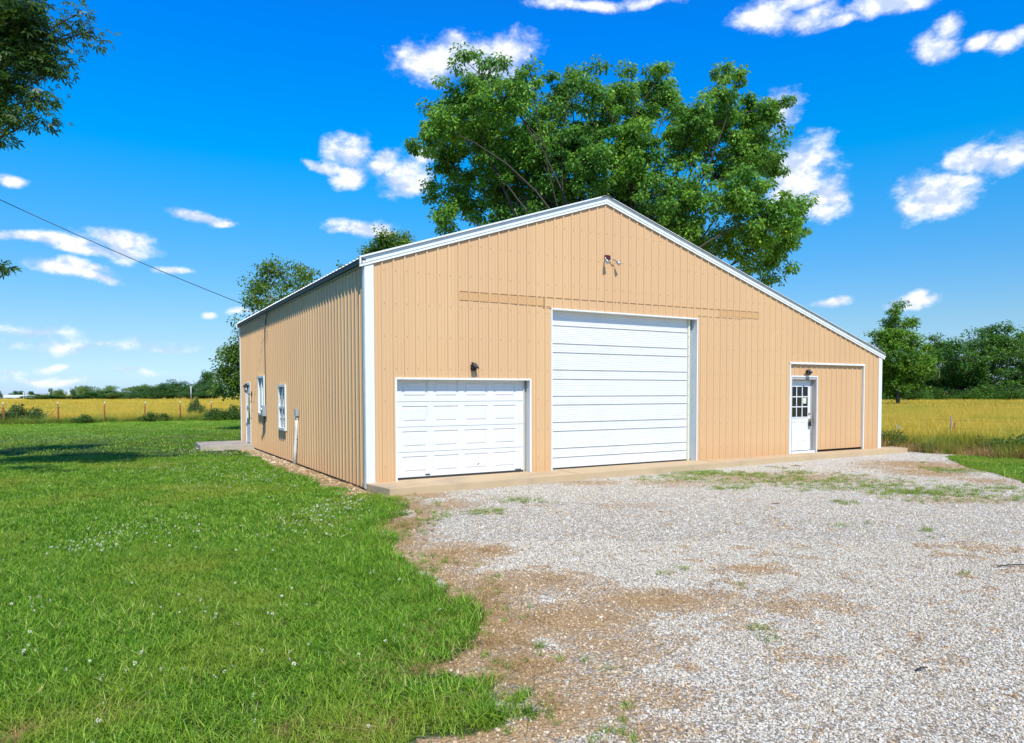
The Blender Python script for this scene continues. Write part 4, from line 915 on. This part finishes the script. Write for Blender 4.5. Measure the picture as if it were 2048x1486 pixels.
far_specs = [
 (428,770,46,185,'d','tall dark tree at the right end of the left tree line'),(408,752,40,196,'d','tallest dark round crown next to the airy tree by the wall'),
 (385,772,26,190,'d','dark tree just left of the tallest distant crown'),(360,770,46,192,'d','broad dark tree in the right third of the left tree line'),(335,772,42,188,'d','dark tree beside the broad dark tree of the left line'),
 (312,778,40,190,'d','dark rounded tree right of the pale willow-like tree'),(290,783,30,186,'d','low dark tree under the pale trees at the middle of the line'),
 (268,776,46,235,'p','pale green tree behind the middle of the left line'),(300,774,40,240,'p','pale green tree showing above the dark middle trees'),(240,786,32,188,'p','small yellow green bush-like tree in the middle of the line'),
 (220,788,34,184,'p','light green low tree left of the middle'),(205,776,50,232,'p','pale broad crown left of the middle of the line'),(170,776,36,236,'p','pale crown behind the dark low trees on the left'),
 (176,786,44,186,'d','dark low tree in the left half of the line'),(150,790,40,184,'d','dark low tree right of the leftmost dark mound'),(118,778,26,240,'p','pale round tree above the left dark hedge'),(101,779,10,245,'d','small dark tree beside the pale round tree'),
 (110,792,40,182,'d','dark hedge-like tree over the third fence post'),(82,789,36,184,'d','leftmost dark mound of the tree line'),(128,793,36,183,'d','dark low mound between the two left crowns'),(62,795,22,200,'p','light shrubby tree at the left end of the line'),
 (196,790,40,187,'d','dark mound between the two fence posts left of centre'),(145,779,10,242,'d','small round dark tree above the left hedge'),(158,776,16,244,'p','pale top beside the small round dark tree'),
 (38,783,22,330,'d','dark tree behind the long white barn'),(65,784,15,330,'d','small round dark tree right of the long white barn'),(24,787,10,330,'p','small pale tree behind the white barn'),(45,791,12,270,'p','grey green bush in front of the white barn'),(-3,783,10,250,'d','dark tree cut by the left picture edge'),
 (345,782,40,184,'d','low dark tree in front of the right third of the line'),(400,785,50,182,'d','low wide dark tree below the tallest crown'),(260,790,36,183,'d','low dark mound in the middle of the line'),(322,786,40,183,'d','low dark mound right of the middle of the line'),(375,786,36,183,'d','low dark mound near the pale trunk pole'),(235,787,40,186,'d','dark crown behind the yellow green bush of the left line'),(282,780,44,188,'d','dark rounded crown under the pale middle trees'),(95,791,34,186,'d','dark low crown second from the left end of the hedge'),(215,784,40,189,'d','dark crown left of the middle of the line, over the fourth gap'),(305,788,44,184,'d','wide low dark crown in the middle right of the hedge'),(420,780,44,184,'d','dark crown just left of the drooping corner tree')]
for k, (px, yt, wd, D, kd, lab) in enumerate(far_specs): far_tree(px, yt, wd, D, kd, lab, k)
# distant buildings and poles
def barn(px, D, L, w_, h, lab, name='barn'):
    p = dirg(px, D); o = empty(name, p, yaw-math.pi/2); tag(o, lab, 'barn')
    MB().box((-L/2, 0, -0.2), (L/2, w_, h)).build('wall', M['barnwall'], o)
    s = MB(); s.prism([(-L/2-0.4, -0.6, h-0.1), (-L/2-0.4, w_/2, h+1.0), (-L/2-0.4, w_+0.6, h-0.1)], (L+0.8, 0, 0)); s.build('roof', M['barnroof'], o)
    for k in range(3): MB().box((-L/2+0.6+k*L/3, -0.05, -0.1), (-L/2+0.6+k*L/3+L/5, -0.003, h*0.45)).build('doorway', M['dark'], o)
barn(20, 290, 12, 6, 0.5, 'long low white barn with a pale roof at the far left')
barn(64, 300, 6, 5, 0.4, 'second smaller white barn right of the long one, mostly behind trees')
for px, yt, D, lab in ((382,772,180,'thin pale pole standing before the right end of the left tree line'),(138,778,200,'white pole rising over the left hedge'),(98,783,220,'short white pole left of the pale round tree'),(47,784,230,'white pole beside the grey green bush near the barn')):
    p = dirg(px, D); h = 1.81+(787.5-yt)*D/FPX; s = MB(); s.tube([(0, 0, -0.1), (0, 0, h)], [0.12, 0.09], 8); s.box((-0.4, -0.05, h*0.93), (0.4, 0.05, h*0.93+0.08)); o = s.build('distant_pole', M['posttip']); o.location = p; tag(o, lab, 'pole', 'pale poles in the distance')

# ------------------------------------------------------------------ fences
fn = empty('wire_fence', tuple(dirg(116, 52))); fb = np.array(fn.location)
tag(fn, 'wire fence of rust-red steel posts with white tips along the back of the lawn', 'fence')
tops = []
for px in [-115, 6, 116, 208, 289, 360, 422, 481, 545, 610]:
    d_ = ray(px, 786); t_ = (FENCE_Y-CAM[1])/(d_[1]-0.04*d_[0]); p = CAM+d_*((FENCE_Y+0.04*CAM[0]-CAM[1])/(d_[1]-0.04*d_[0])); p = np.array([p[0], p[1], 0])-fb
    h = 1.32+random.uniform(-0.04, 0.05); lean = random.uniform(-0.03, 0.03)
    s = MB(); s.tube([(p[0], p[1], -0.1), (p[0]+lean, p[1], h-0.16)], 0.028, 6); s.box((p[0]-0.045+lean*0.5, p[1]-0.02, 0.1), (p[0]+0.045, p[1]+0.005, h-0.3)); po = s.build('post', M['postred'], fn)
    MB().tube([(p[0]+lean, p[1], h-0.165), (p[0]+lean*1.1, p[1], h)], 0.033, 6).build('post_tip', M['posttip'], po)
    tops.append((p[0]+lean, p[1], h))
for z in (0.25, 0.5, 0.75, 1.0, 1.2):
    s = MB(); s.tube([(a[0], a[1]-0.035, z+random.uniform(-0.02, 0.02)) for a in tops], 0.004, 4); s.build('wire', M['wire'], fn)
# right fence
rb = plane(1901, 893, 2, 0.0); fr_ = empty('wire_fence', (rb[0], rb[1], 0)); tag(fr_, 'old wire fence with a weathered wooden post and rusty steel post right of the building', 'fence')
s = MB(); s.tube([(0, 0, -0.1), (-0.01, 0, 0.5), (0.015, 0, 1.02)], [0.036, 0.033, 0.028], 9, jit=0.08); s.build('post', M['postwood'], fr_)
dv = RH*0.12; s = MB(); s.tube([(dv[0], dv[1], -0.1), (dv[0]*1.05, dv[1], 0.8)], 0.025, 6); s.build('post', M['postred'], fr_)
for k in (1, 2, -1):
    q = frd*k*4.4; s = MB(); s.tube([(q[0], q[1], -0.1), (q[0], q[1], 1.05)], 0.028, 6)
    if k != -1: s.build('post', M['postred'], fr_)
for z in (0.35, 0.62, 0.88):
    s = MB(); s.tube([(frd[0]*k, frd[1]*k, z+0.02*math.sin(k)) for k in (-4.0, -2, 0, 2.2, 4.4, 6.6, 8.8)], 0.003, 4); s.build('wire', M['wire'], fr_)
p = plane(1793, 871, 2, 0.2); s = MB(); s.tube([(0, 0, -0.25), (0, 0, 0.35)], 0.006, 5); s.prism([(0, 0, 0.35), (0.0, 0, 0.1), (0.12, -0.2, 0.1), (0.05, -0.08, 0.3)], (0.004, 0.002, 0)); o = s.build('marker_flag', M['blue']); o.location = (p[0], p[1], 0.25); tag(o, 'small pale blue marker flag in the weeds just right of the building', 'flag')

# shrubs in the left fence row
weed_me = [shrub_proto(110+i, None, 46, 0.10, 60) for i in range(3)]
for me_ in weed_me: me_.materials.append(M['leaf_weed'])
for px, yp, sx, sz, lab in [(12,848,1.1,0.9,'weedy bush at the foot of the leftmost fence post'),(45,846,1.5,1.35,'big arching bush between the two leftmost fence posts'),(72,846,1.0,1.1,'leafy bush right of the big arching bush'),(165,846,1.0,0.6,'low weedy bush midway between the second and third posts'),(300,843,0.9,0.7,'low weeds beside the fourth post'),(330,842,0.8,0.6,'small weed clump right of the fourth post'),
                            (396,838,0.8,1.75,'upright young leafy shrub growing at the fence'),(386,838,0.5,1.6,'slender shrub touching the left of the upright young shrub'),(440,840,1.3,1.1,'broad weedy bush near the building corner at the fence'),(465,840,1.2,1.2,'weedy bush at the fence right beside the building corner'),(428,841,0.9,0.8,'low bush under the sixth post')]:
    p = plane(px, yp, 2, 0.0); place_shrub('fence_shrub', lab, (p[0], p[1], 0), (sx, sx, sz), weed_me[int(px) % 3], 'bushes in the left fence row', rz=random.uniform(0, 6))

for px, yp, sx, sz, lab in [(1778,893,0.75,0.72,'leafy green weed clump hugging the right corner of the building'),(1800,897,0.5,0.5,'green weeds just below the pale blue flag'),(1862,903,0.5,0.38,'low green weed left of the wooden fence post at the right'),(1925,903,0.55,0.4,'low green weed right of the wooden fence post'),(1975,908,0.8,0.6,'bushy green weeds toward the right edge of the fence row'),(2035,912,0.9,0.75,'tall bushy weeds at the right picture edge')]:
    p = plane(px, yp, 2, 0.0); place_shrub('fence_shrub', lab, (p[0], p[1], 0), (sx, sx, sz), weed_me[int(px) % 3], 'weed clumps along the right fence row', rz=random.uniform(0, 6))

# ------------------------------------------------------------------ ground cover (stuff, geometry nodes)
def coll(name, meshes):
    c_ = bpy.data.collections.new(name)
    for i, me_ in enumerate(meshes):
        o = bpy.data.objects.new('%s_piece_%02d' % (name, i), me_); c_.objects.link(o)
    return c_
def scatter(name, label, cat, pts, scl, ncol, collection, seed=0, tilt=0.12, full=False):
    rg = np.random.default_rng(seed); n = len(pts); me_ = bpy.data.meshes.new(name); me_.vertices.add(n); me_.vertices.foreach_set('co', np.asarray(pts, np.float32).ravel())
    rot = np.column_stack([rg.normal(size=n)*tilt, rg.normal(size=n)*tilt, rg.random(n)*6.283])
    if full: rot = rg.random((n, 3))*6.283
    a = me_.attributes.new('rot', 'FLOAT_VECTOR', 'POINT'); a.data.foreach_set('vector', rot.astype(np.float32).ravel())
    a = me_.attributes.new('scl', 'FLOAT', 'POINT'); a.data.foreach_set('value', np.asarray(scl, np.float32))
    a = me_.attributes.new('pick', 'INT', 'POINT'); a.data.foreach_set('value', rg.integers(0, ncol, n).astype(np.int32))
    o = bpy.data.objects.new(name, me_); C.objects.link(o); tag(o, label, cat, kind='stuff')
    ng = bpy.data.node_groups.new(name, 'GeometryNodeTree'); ng.interface.new_socket('Geometry', in_out='INPUT', socket_type='NodeSocketGeometry'); ng.interface.new_socket('Geometry', in_out='OUTPUT', socket_type='NodeSocketGeometry')
    N = ng.nodes; gi = N.new('NodeGroupInput'); go = N.new('NodeGroupOutput'); ip = N.new('GeometryNodeInstanceOnPoints'); ci = N.new('GeometryNodeCollectionInfo')
    ci.inputs['Collection'].default_value = collection; ci.inputs['Separate Children'].default_value = True; ci.inputs['Reset Children'].default_value = True
    def na_(nm, ty): q = N.new('GeometryNodeInputNamedAttribute'); q.data_type = ty; q.inputs['Name'].default_value = nm; return q.outputs['Attribute']
    Lk = ng.links; Lk.new(gi.outputs[0], ip.inputs['Points']); Lk.new(ci.outputs[0], ip.inputs['Instance']); ip.inputs['Pick Instance'].default_value = True
    Lk.new(na_('pick', 'INT'), ip.inputs['Instance Index']); Lk.new(na_('rot', 'FLOAT_VECTOR'), ip.inputs['Rotation']); Lk.new(na_('scl', 'FLOAT'), ip.inputs['Scale']); Lk.new(ip.outputs[0], go.inputs[0])
    md = o.modifiers.new('scatter', 'NODES'); md.node_group = ng
    return o
def tuft(seed, n, rad_, hmin, hmax, wd, bend=0.5, m=None, seg=3, lean=0.35):
    rg = np.random.default_rng(seed); Vs = []; Qs = []
    for i in range(n):
        a = rg.random()*6.283; r = rad_*math.sqrt(rg.random()); x, y = r*math.cos(a), r*math.sin(a); h = rg.uniform(hmin, hmax); az_ = rg.random()*6.283
        ld_ = np.array([math.cos(az_), math.sin(az_)]); sd_ = np.array([-ld_[1], ld_[0]]); le = abs(rg.normal())*lean; be = rg.random()*bend; b0 = len(Vs)
        for k in range(seg+1):
            t_ = k/seg; o_ = h*(le*t_+be*t_*t_); z = h*(t_-0.35*be*t_*t_); wk = wd*(1-t_*0.92)*0.5*(1 if k else 0.8)
            Vs.append((x+ld_[0]*o_-sd_[0]*wk, y+ld_[1]*o_-sd_[1]*wk, z)); Vs.append((x+ld_[0]*o_+sd_[0]*wk, y+ld_[1]*o_+sd_[1]*wk, z))
        for k in range(seg): Qs.append((b0+2*k, b0+2*k+1, b0+2*k+3, b0+2*k+2))
    me_ = np_mesh('tuft', Vs, Qs); me_.materials.append(m); return me_
def sample(n, pxa, pxb, da, db, rg, pw=1.0):
    """points over a wedge of ground seen from the viewpoint, uniform per area (pw = 1) or thinning outward"""
    u = rg.random(n); d_ = (da**(2*pw)+(db**(2*pw)-da**(2*pw))*u)**(1/(2*pw)) if pw != 0 else da*(db/da)**u
    lat = (rg.uniform(pxa, pxb, n)-1024)/FPX*d_; return CAM[:2]+d_[:, None]*FH+lat[:, None]*RH
def zat(P): 
    z = (vnoise(P, 0.55, 5)-0.5)*0.05+(vnoise(P, 2.3, 6)-0.5)*0.018
    nb = ((P[:,0] > -2.2) & (P[:,0] < 17) & (P[:,1] > -1.4) & (P[:,1] < 14.8)); return np.where(nb, z*0.15, z)-0.012
def notbuilt(P): return ~((P[:,0] > -0.03) & (P[:,0] < 16.1) & (P[:,1] > -0.95) & (P[:,1] < 14.1)) & ~((P[:,0] > -1.7) & (P[:,0] < 0) & (P[:,1] > 11.4) & (P[:,1] < 14))
gA = coll('lawn_near', [tuft(200+i, 12, 0.045, 0.02, 0.062, 0.0068, 0.9, M['grass'], 3, 0.95) for i in range(6)])
gB = coll('lawn_mid', [tuft(210+i, 24, 0.10, 0.025, 0.06, 0.010, 0.8, M['grass'], 2, 0.8) for i in range(6)])
gC = coll('lawn_far', [tuft(220+i, 46, 0.34, 0.03, 0.065, 0.022, 0.8, M['grass'], 1, 0.6) for i in range(6)])
gT = coll('lawn_tall', [tuft(230+i, 20, 0.05, 0.05, 0.14, 0.0075, 0.9, M['grass'], 4, 0.7) for i in range(4)])
def lawnpts(n, pxa, pxb, da, db, rg, pw=1.0, thin=True):
    P = sample(n, pxa, pxb, da, db, rg, pw); gr_, fl2, di2, gn2, de2, _ = masks(P); gapn = vnoise(P, 5.0, 31)
    keep = (gr_ & (rg.random(len(P)) > de2*0.85) & (gapn > 0.17) & notbuilt(P) & (rg.random(len(P)) < 0.35+polydist(P, EDGE, False)*2.2)); P = P[keep]; return np.column_stack([P, zat(P)])
rg = np.random.default_rng(5)
P = lawnpts(36000, -220, 1300, 3.0, 8.5, rg); scatter('lawn_grass', 'short green lawn grass in the foreground left of the gravel', 'grass', P, rg.uniform(0.6, 1.3, len(P)), 6, gA, 1)
P = lawnpts(34000, -200, 1000, 8.5, 20, rg); scatter('lawn_grass', 'green lawn grass in the middle distance beside the building', 'grass', P, rg.uniform(0.6, 1.3, len(P)), 6, gB, 2)
P = lawnpts(16000, -200, 2150, 20, 62, rg, 0.8); scatter('lawn_grass', 'green lawn grass stretching back to the fence', 'grass', P, rg.uniform(0.7, 1.3, len(P)), 6, gC, 3)
P = lawnpts(60000, 1750, 2200, 8, 26, rg); scatter('lawn_grass', 'bright green mown grass at the right edge in front of the weeds', 'grass', P, rg.uniform(0.6, 1.3, len(P)), 6, gB, 8)
# taller tufts along the ragged edge of the lawn
P = sample(30000, 500, 1300, 3.0, 13, rg); gr_, _, _, _, de2, _ = masks(P); e_ = polydist(P, EDGE, False); k_ = (gr_ & (e_ < 0.5+0.4*vnoise(P, 1.7, 8)) & (rg.random(len(P)) < 0.18) & (vnoise(P, 2.0, 12) > 0.42)) | (~gr_ & (P[:,1] < -0.95) & (e_ < 0.55) & (rg.random(len(P)) < 0.11) & (vnoise(P, 3.1, 13) > 0.53)); P = P[k_]
P = np.column_stack([P, zat(P)]); esc = rg.uniform(0.6, 1.25, len(P))*np.where(masks(P[:, :2])[0], 1.0, 0.5); scatter('edge_grass', 'longer ragged grass tufts where the lawn meets the gravel', 'grass', P, esc, 4, gT, 4)
# sparse weeds on the gravel
P = sample(90000, 850, 2150, 3.0, 26, rg, 0.7); gr_, fl2, di2, gn2, de2, _ = masks(P); k_ = ~gr_ & ~fl2 & (gn2*1.1*(0.2+vnoise(P, 3.0, 14)) > rg.random(len(P))*1.1+0.05) & notbuilt(P); P = P[k_]
wA = coll('gravel_weeds', [tuft(240+i, 22, 0.06, 0.02, 0.055, 0.006, 0.9, M['weedgrass'], 2, 0.9) for i in range(4)])
scatter('gravel_weeds', 'thin green weeds growing through the gravel', 'weeds', np.column_stack([P, zat(P)]), rg.uniform(0.6, 1.4, len(P)), 4, wA, 5)
# dead straw in bare patches
P = sample(60000, -100, 2100, 3.0, 18, rg, 0.8); gr_, fl2, di2, gn2, de2, st2 = masks(P); e_ = polydist(P, EDGE, False)
pr = np.maximum(de2*0.9, np.clip(di2-0.45, 0, 1)*0.35*(vnoise(P, 1.6, 17) > 0.5))+(e_ < 0.5)*0.35*(vnoise(P, 2.5, 19) > 0.45)+st2*0.25; k_ = (rg.random(len(P)) < pr) & ~fl2 & notbuilt(P); P = P[k_]
dA = coll('dead_grass', [tuft(250+i, 20, 0.07, 0.02, 0.06, 0.004, 1.0, M['deadgrass'], 2, 1.8) for i in range(4)])
scatter('dead_grass', 'dry straw-coloured grass in the bare patches and along the lawn edge', 'dead grass', np.column_stack([P, zat(P)]), rg.uniform(0.5, 1.2, len(P)), 4, dA, 6)
# clover heads
cb = MB()
def clover(seed):
    s = MB(); rg_ = np.random.default_rng(seed); s.tube([(0, 0, 0), (0.004, 0, 0.05), (0.002, 0, 0.09)], 0.0012, 3, cap=False); n0 = len(s.f)
    for k in range(26):
        u = rg_.normal(size=3); u /= np.linalg.norm(u); c_ = np.array([0.002, 0, 0.095])+u*0.006; e_ = c_+u*0.009; q = np.cross(u, [0.3, 0.5, 0.8]); q = q/np.linalg.norm(q)*0.0035
        s.quad(c_, (c_+e_)/2+q, e_, (c_+e_)/2-q)
    me_ = bpy.data.meshes.new('clover'); me_.from_pydata(s.v, [], s.f); me_.update(); me_.materials.append(M['grass']); me_.materials.append(mat('clover_petal%d' % seed, (0.82, 0.76, 0.60), 0.7))
    for i, p_ in enumerate(me_.polygons): p_.material_index = 1 if i >= n0 else 0
    return me_
cC = coll('clover', [clover(i) for i in range(3)])
P = sample(26000, -100, 900, 3.2, 30, rg, 0.75); gr_, _, _, _, de2, _ = masks(P)
cm = np.zeros(len(P))
for b_ in [(170,1100,90,22),(60,1220,50,18),(640,1040,90,28),(690,1010,60,16),(600,1080,100,16,.5),(30,1310,70,30,.9),(300,1060,120,26,.5),(500,1210,140,50,.25),(250,1350,140,40,.3),(600,1320,140,50,.18),(420,905,120,10,.7),(380,940,160,18,.5),(520,960,140,26,.6),(560,1440,140,30,.2),(150,880,200,12,.25)]: cm = np.maximum(cm, blob(P, *b_))
k_ = gr_ & (rg.random(len(P)) < (cm*1.15+0.018)*np.clip(vnoise(P, 2.2, 23)*2-0.35, 0, 1)); P = P[k_]
scatter('clover_flowers', 'small white clover heads dotted over the lawn', 'clover', np.column_stack([P, zat(P)]), rg.uniform(0.55, 0.95, len(P)), 3, cC, 7)
# gravel
def rock(seed, m):
    rg_ = np.random.default_rng(seed); bm = bmesh.new(); bmesh.ops.create_icosphere(bm, subdivisions=1, radius=1)
    for v in bm.verts:
        v.co *= rg_.uniform(0.72, 1.15); v.co.z *= 0.62; v.co.x *= 1.15
    me_ = bpy.data.meshes.new('rock'); bm.to_mesh(me_); bm.free(); me_.materials.append(m); return me_
sA = coll('gravel_stones', [rock(300+i, M['stone']) for i in range(8)]); sB = coll('dusty_stones', [rock(320+i, M['stone2']) for i in range(8)])
def gravelpts(n, pxa, pxb, da, db, pw=1.0):
    P = sample(n, pxa, pxb, da, db, rg, pw); gr_, fl2, di2, gn2, de2, st2 = masks(P); on = ~gr_ & ~fl2 & notbuilt(P); dn = di2*1.2+0.16+(vnoise(P, 5.0, 25)-0.5)*1.3+(vnoise(P, 0.8, 26)-0.5)*0.5; return P, on, dn, gn2
for (n, da, db, s0, pw) in ((110000, 3.0, 8.5, 0.0071, 1.0), (80000, 8.5, 17, 0.0094, 0.8), (24000, 17, 34, 0.014, 0.8)):
    P, on, dn, gn2 = gravelpts(n, 760, 2180, da, db, pw)
    k1 = on & (dn < 0.45) & (rg.random(len(P)) > gn2*0.6); k2 = on & (dn >= 0.45) & (rg.random(len(P)) < np.clip(1.25-dn*0.8, 0.4, 1))
    Z = lambda q: np.column_stack([q, zat(q)+0.002])
    dist = {3.0: 'in the foreground', 8.5: 'in the middle distance', 17: 'toward the far right'}[da]
    scatter('gravel_stones', 'pale limestone gravel '+dist, 'gravel', Z(P[k1]), s0*np.exp(rg.normal(0, 0.30, k1.sum())), 8, sA, 10+int(da), tilt=0.5)
    scatter('gravel_stones', 'dusty tan stones in the brown dirt '+dist, 'gravel', Z(P[k2]), s0*np.exp(rg.normal(-0.05, 0.32, k2.sum())), 8, sB, 30+int(da), tilt=0.5)
P = np.column_stack([rg.uniform(-0.6, -0.04, 1500), rg.uniform(-0.3, 11.3, 1500)]); P = P[rg.random(1500) < np.clip(1.15+P[:, 0]*1.6, 0.15, 1)]
scatter('wall_gravel', 'loose pale gravel along the foot of the left wall', 'gravel', np.column_stack([P, zat(P)]), 0.02*np.exp(rg.normal(0, 0.4, len(P))), 8, sB, 40, tilt=0.5)
# hay field
hA = coll('field_near', [tuft(260+i, 46, 0.28, 0.30, 0.72, 0.011, 0.5, M['hay'], 3, 0.22) for i in range(5)])
hB = coll('field_far', [tuft(270+i, 90, 1.1, 0.30, 0.62, 0.035, 0.5, M['hay'], 2, 0.22) for i in range(5)])
def fieldpts(n, pxa, pxb, da, db, pw):
    P = sample(n, pxa, pxb, da, db, rg, pw); return np.column_stack([P[field_mask(P)], zat(P[field_mask(P)])])
P = np.vstack([fieldpts(9000, -60, 560, 46, 75, 0.7), fieldpts(14000, 1740, 2120, 20, 60, 0.6)]); scatter('field_grass', 'tall golden hay grass standing just beyond the fences', 'grass', P, rg.uniform(0.7, 1.15, len(P)), 5, hA, 50)
P = np.vstack([fieldpts(5000, -60, 620, 75, 186, 0.6), fieldpts(5000, 1730, 2120, 58, 118, 0.7)]); scatter('field_grass', 'tall golden hay grass far out in the field', 'grass', P, rg.uniform(0.7, 1.15, len(P)), 5, hB, 51)
# weeds along both fence rows
wB = coll('fence_weeds', [tuft(280+i, 60, 0.22, 0.25, 0.75, 0.012, 0.9, M['weedgrass'], 4, 0.5) for i in range(5)])
n = 900; x = rg.uniform(-14, 12, n); P1 = np.column_stack([x, FENCE_Y+0.04*x+rg.normal(size=n)*0.28]); s1 = rg.uniform(0.4, 0.95, n)*(0.6+0.7*vnoise(P1, 0.6, 33))
n = 850; t_ = rg.uniform(-0.6, 14, n); P2 = np.array(FR[0])+np.outer(t_, frd)+rg.normal(size=(n, 2))*0.36+np.array([-frd[1], frd[0]])*0.3; s2 = rg.uniform(0.3, 1.0, n)*(0.1+1.75*vnoise(P2, 1.1, 34)); k_ = ~((P2[:,0] < 16.15)); P2, s2 = P2[k_], s2[k_]
P = np.vstack([P1, P2]); scatter('fence_weeds', 'rank green weeds and tall grass along both fence rows', 'weeds', np.column_stack([P, zat(P)]), np.concatenate([s1, s2]), 5, wB, 52, 0.15)
n = 520; t_ = rg.uniform(-0.4, 14, n); P3 = np.array(FR[0])+np.outer(t_, frd)+rg.normal(size=(n, 2))*0.5+np.array([-frd[1], frd[0]])*0.5; P3 = P3[P3[:, 0] > 16.3]; scatter('field_grass', 'golden hay grass mixed into the right fence row', 'grass', np.column_stack([P3, zat(P3)]), rg.uniform(0.4, 0.9, len(P3)), 5, hA, 54)
n = 420; t_ = rg.uniform(-0.4, 12, n); P2 = np.array(FR[0])+np.outer(t_, frd)+rg.normal(size=(n, 2))*0.3-np.array([-frd[1], frd[0]])*0.25; P2 = P2[P2[:,0] > 16.3]
dB = coll('brown_weeds', [tuft(290+i, 40, 0.2, 0.12, 0.42, 0.010, 0.9, M['deadgrass'], 3, 0.6) for i in range(3)])
scatter('brown_weeds', 'dry brown weeds at the foot of the right fence row', 'dead grass', np.column_stack([P2, zat(P2)]), rg.uniform(0.5, 1.1, len(P2)), 3, dB, 53)

# twigs on the gravel
for (px, py, L, an, lab) in [(1541,934,0.28,0.2,'dark twig on the gravel below the door, left one of two'),(1593,934,0.26,-0.2,'dark twig on the gravel below the entry door, right one of two'),(1844,1338,0.10,0.3,'short black twig on the gravel at the lower right'),(2033,1131,0.42,0.1,'long thin twig at the right edge of the gravel'),(1551,1010,0.16,0.2,'small dark twig on the white gravel')]:
    p = gnd(px, py); s = MB(); s.tube([(-L/2, 0, 0.022), (0, 0.02*L, 0.03), (L/2, 0, 0.024)], [0.006, 0.007, 0.003], 5); s.tube([(L*0.1, 0, 0.028), (L*0.25, L*0.15, 0.032)], [0.004, 0.002], 4)
    o = s.build('twig', M['twig']); o.location = (p[0], p[1], float(zat(p[None, :2])[0])); o.rotation_euler = (0, 0, yaw-math.pi/2+an); tag(o, lab, 'twig', 'twigs lying on the gravel')

scene.cycles.max_bounces = 6; scene.cycles.transparent_max_bounces = 12; scene.cycles.diffuse_bounces = 3; scene.cycles.glossy_bounces = 3
scene.cycles.use_denoising = True
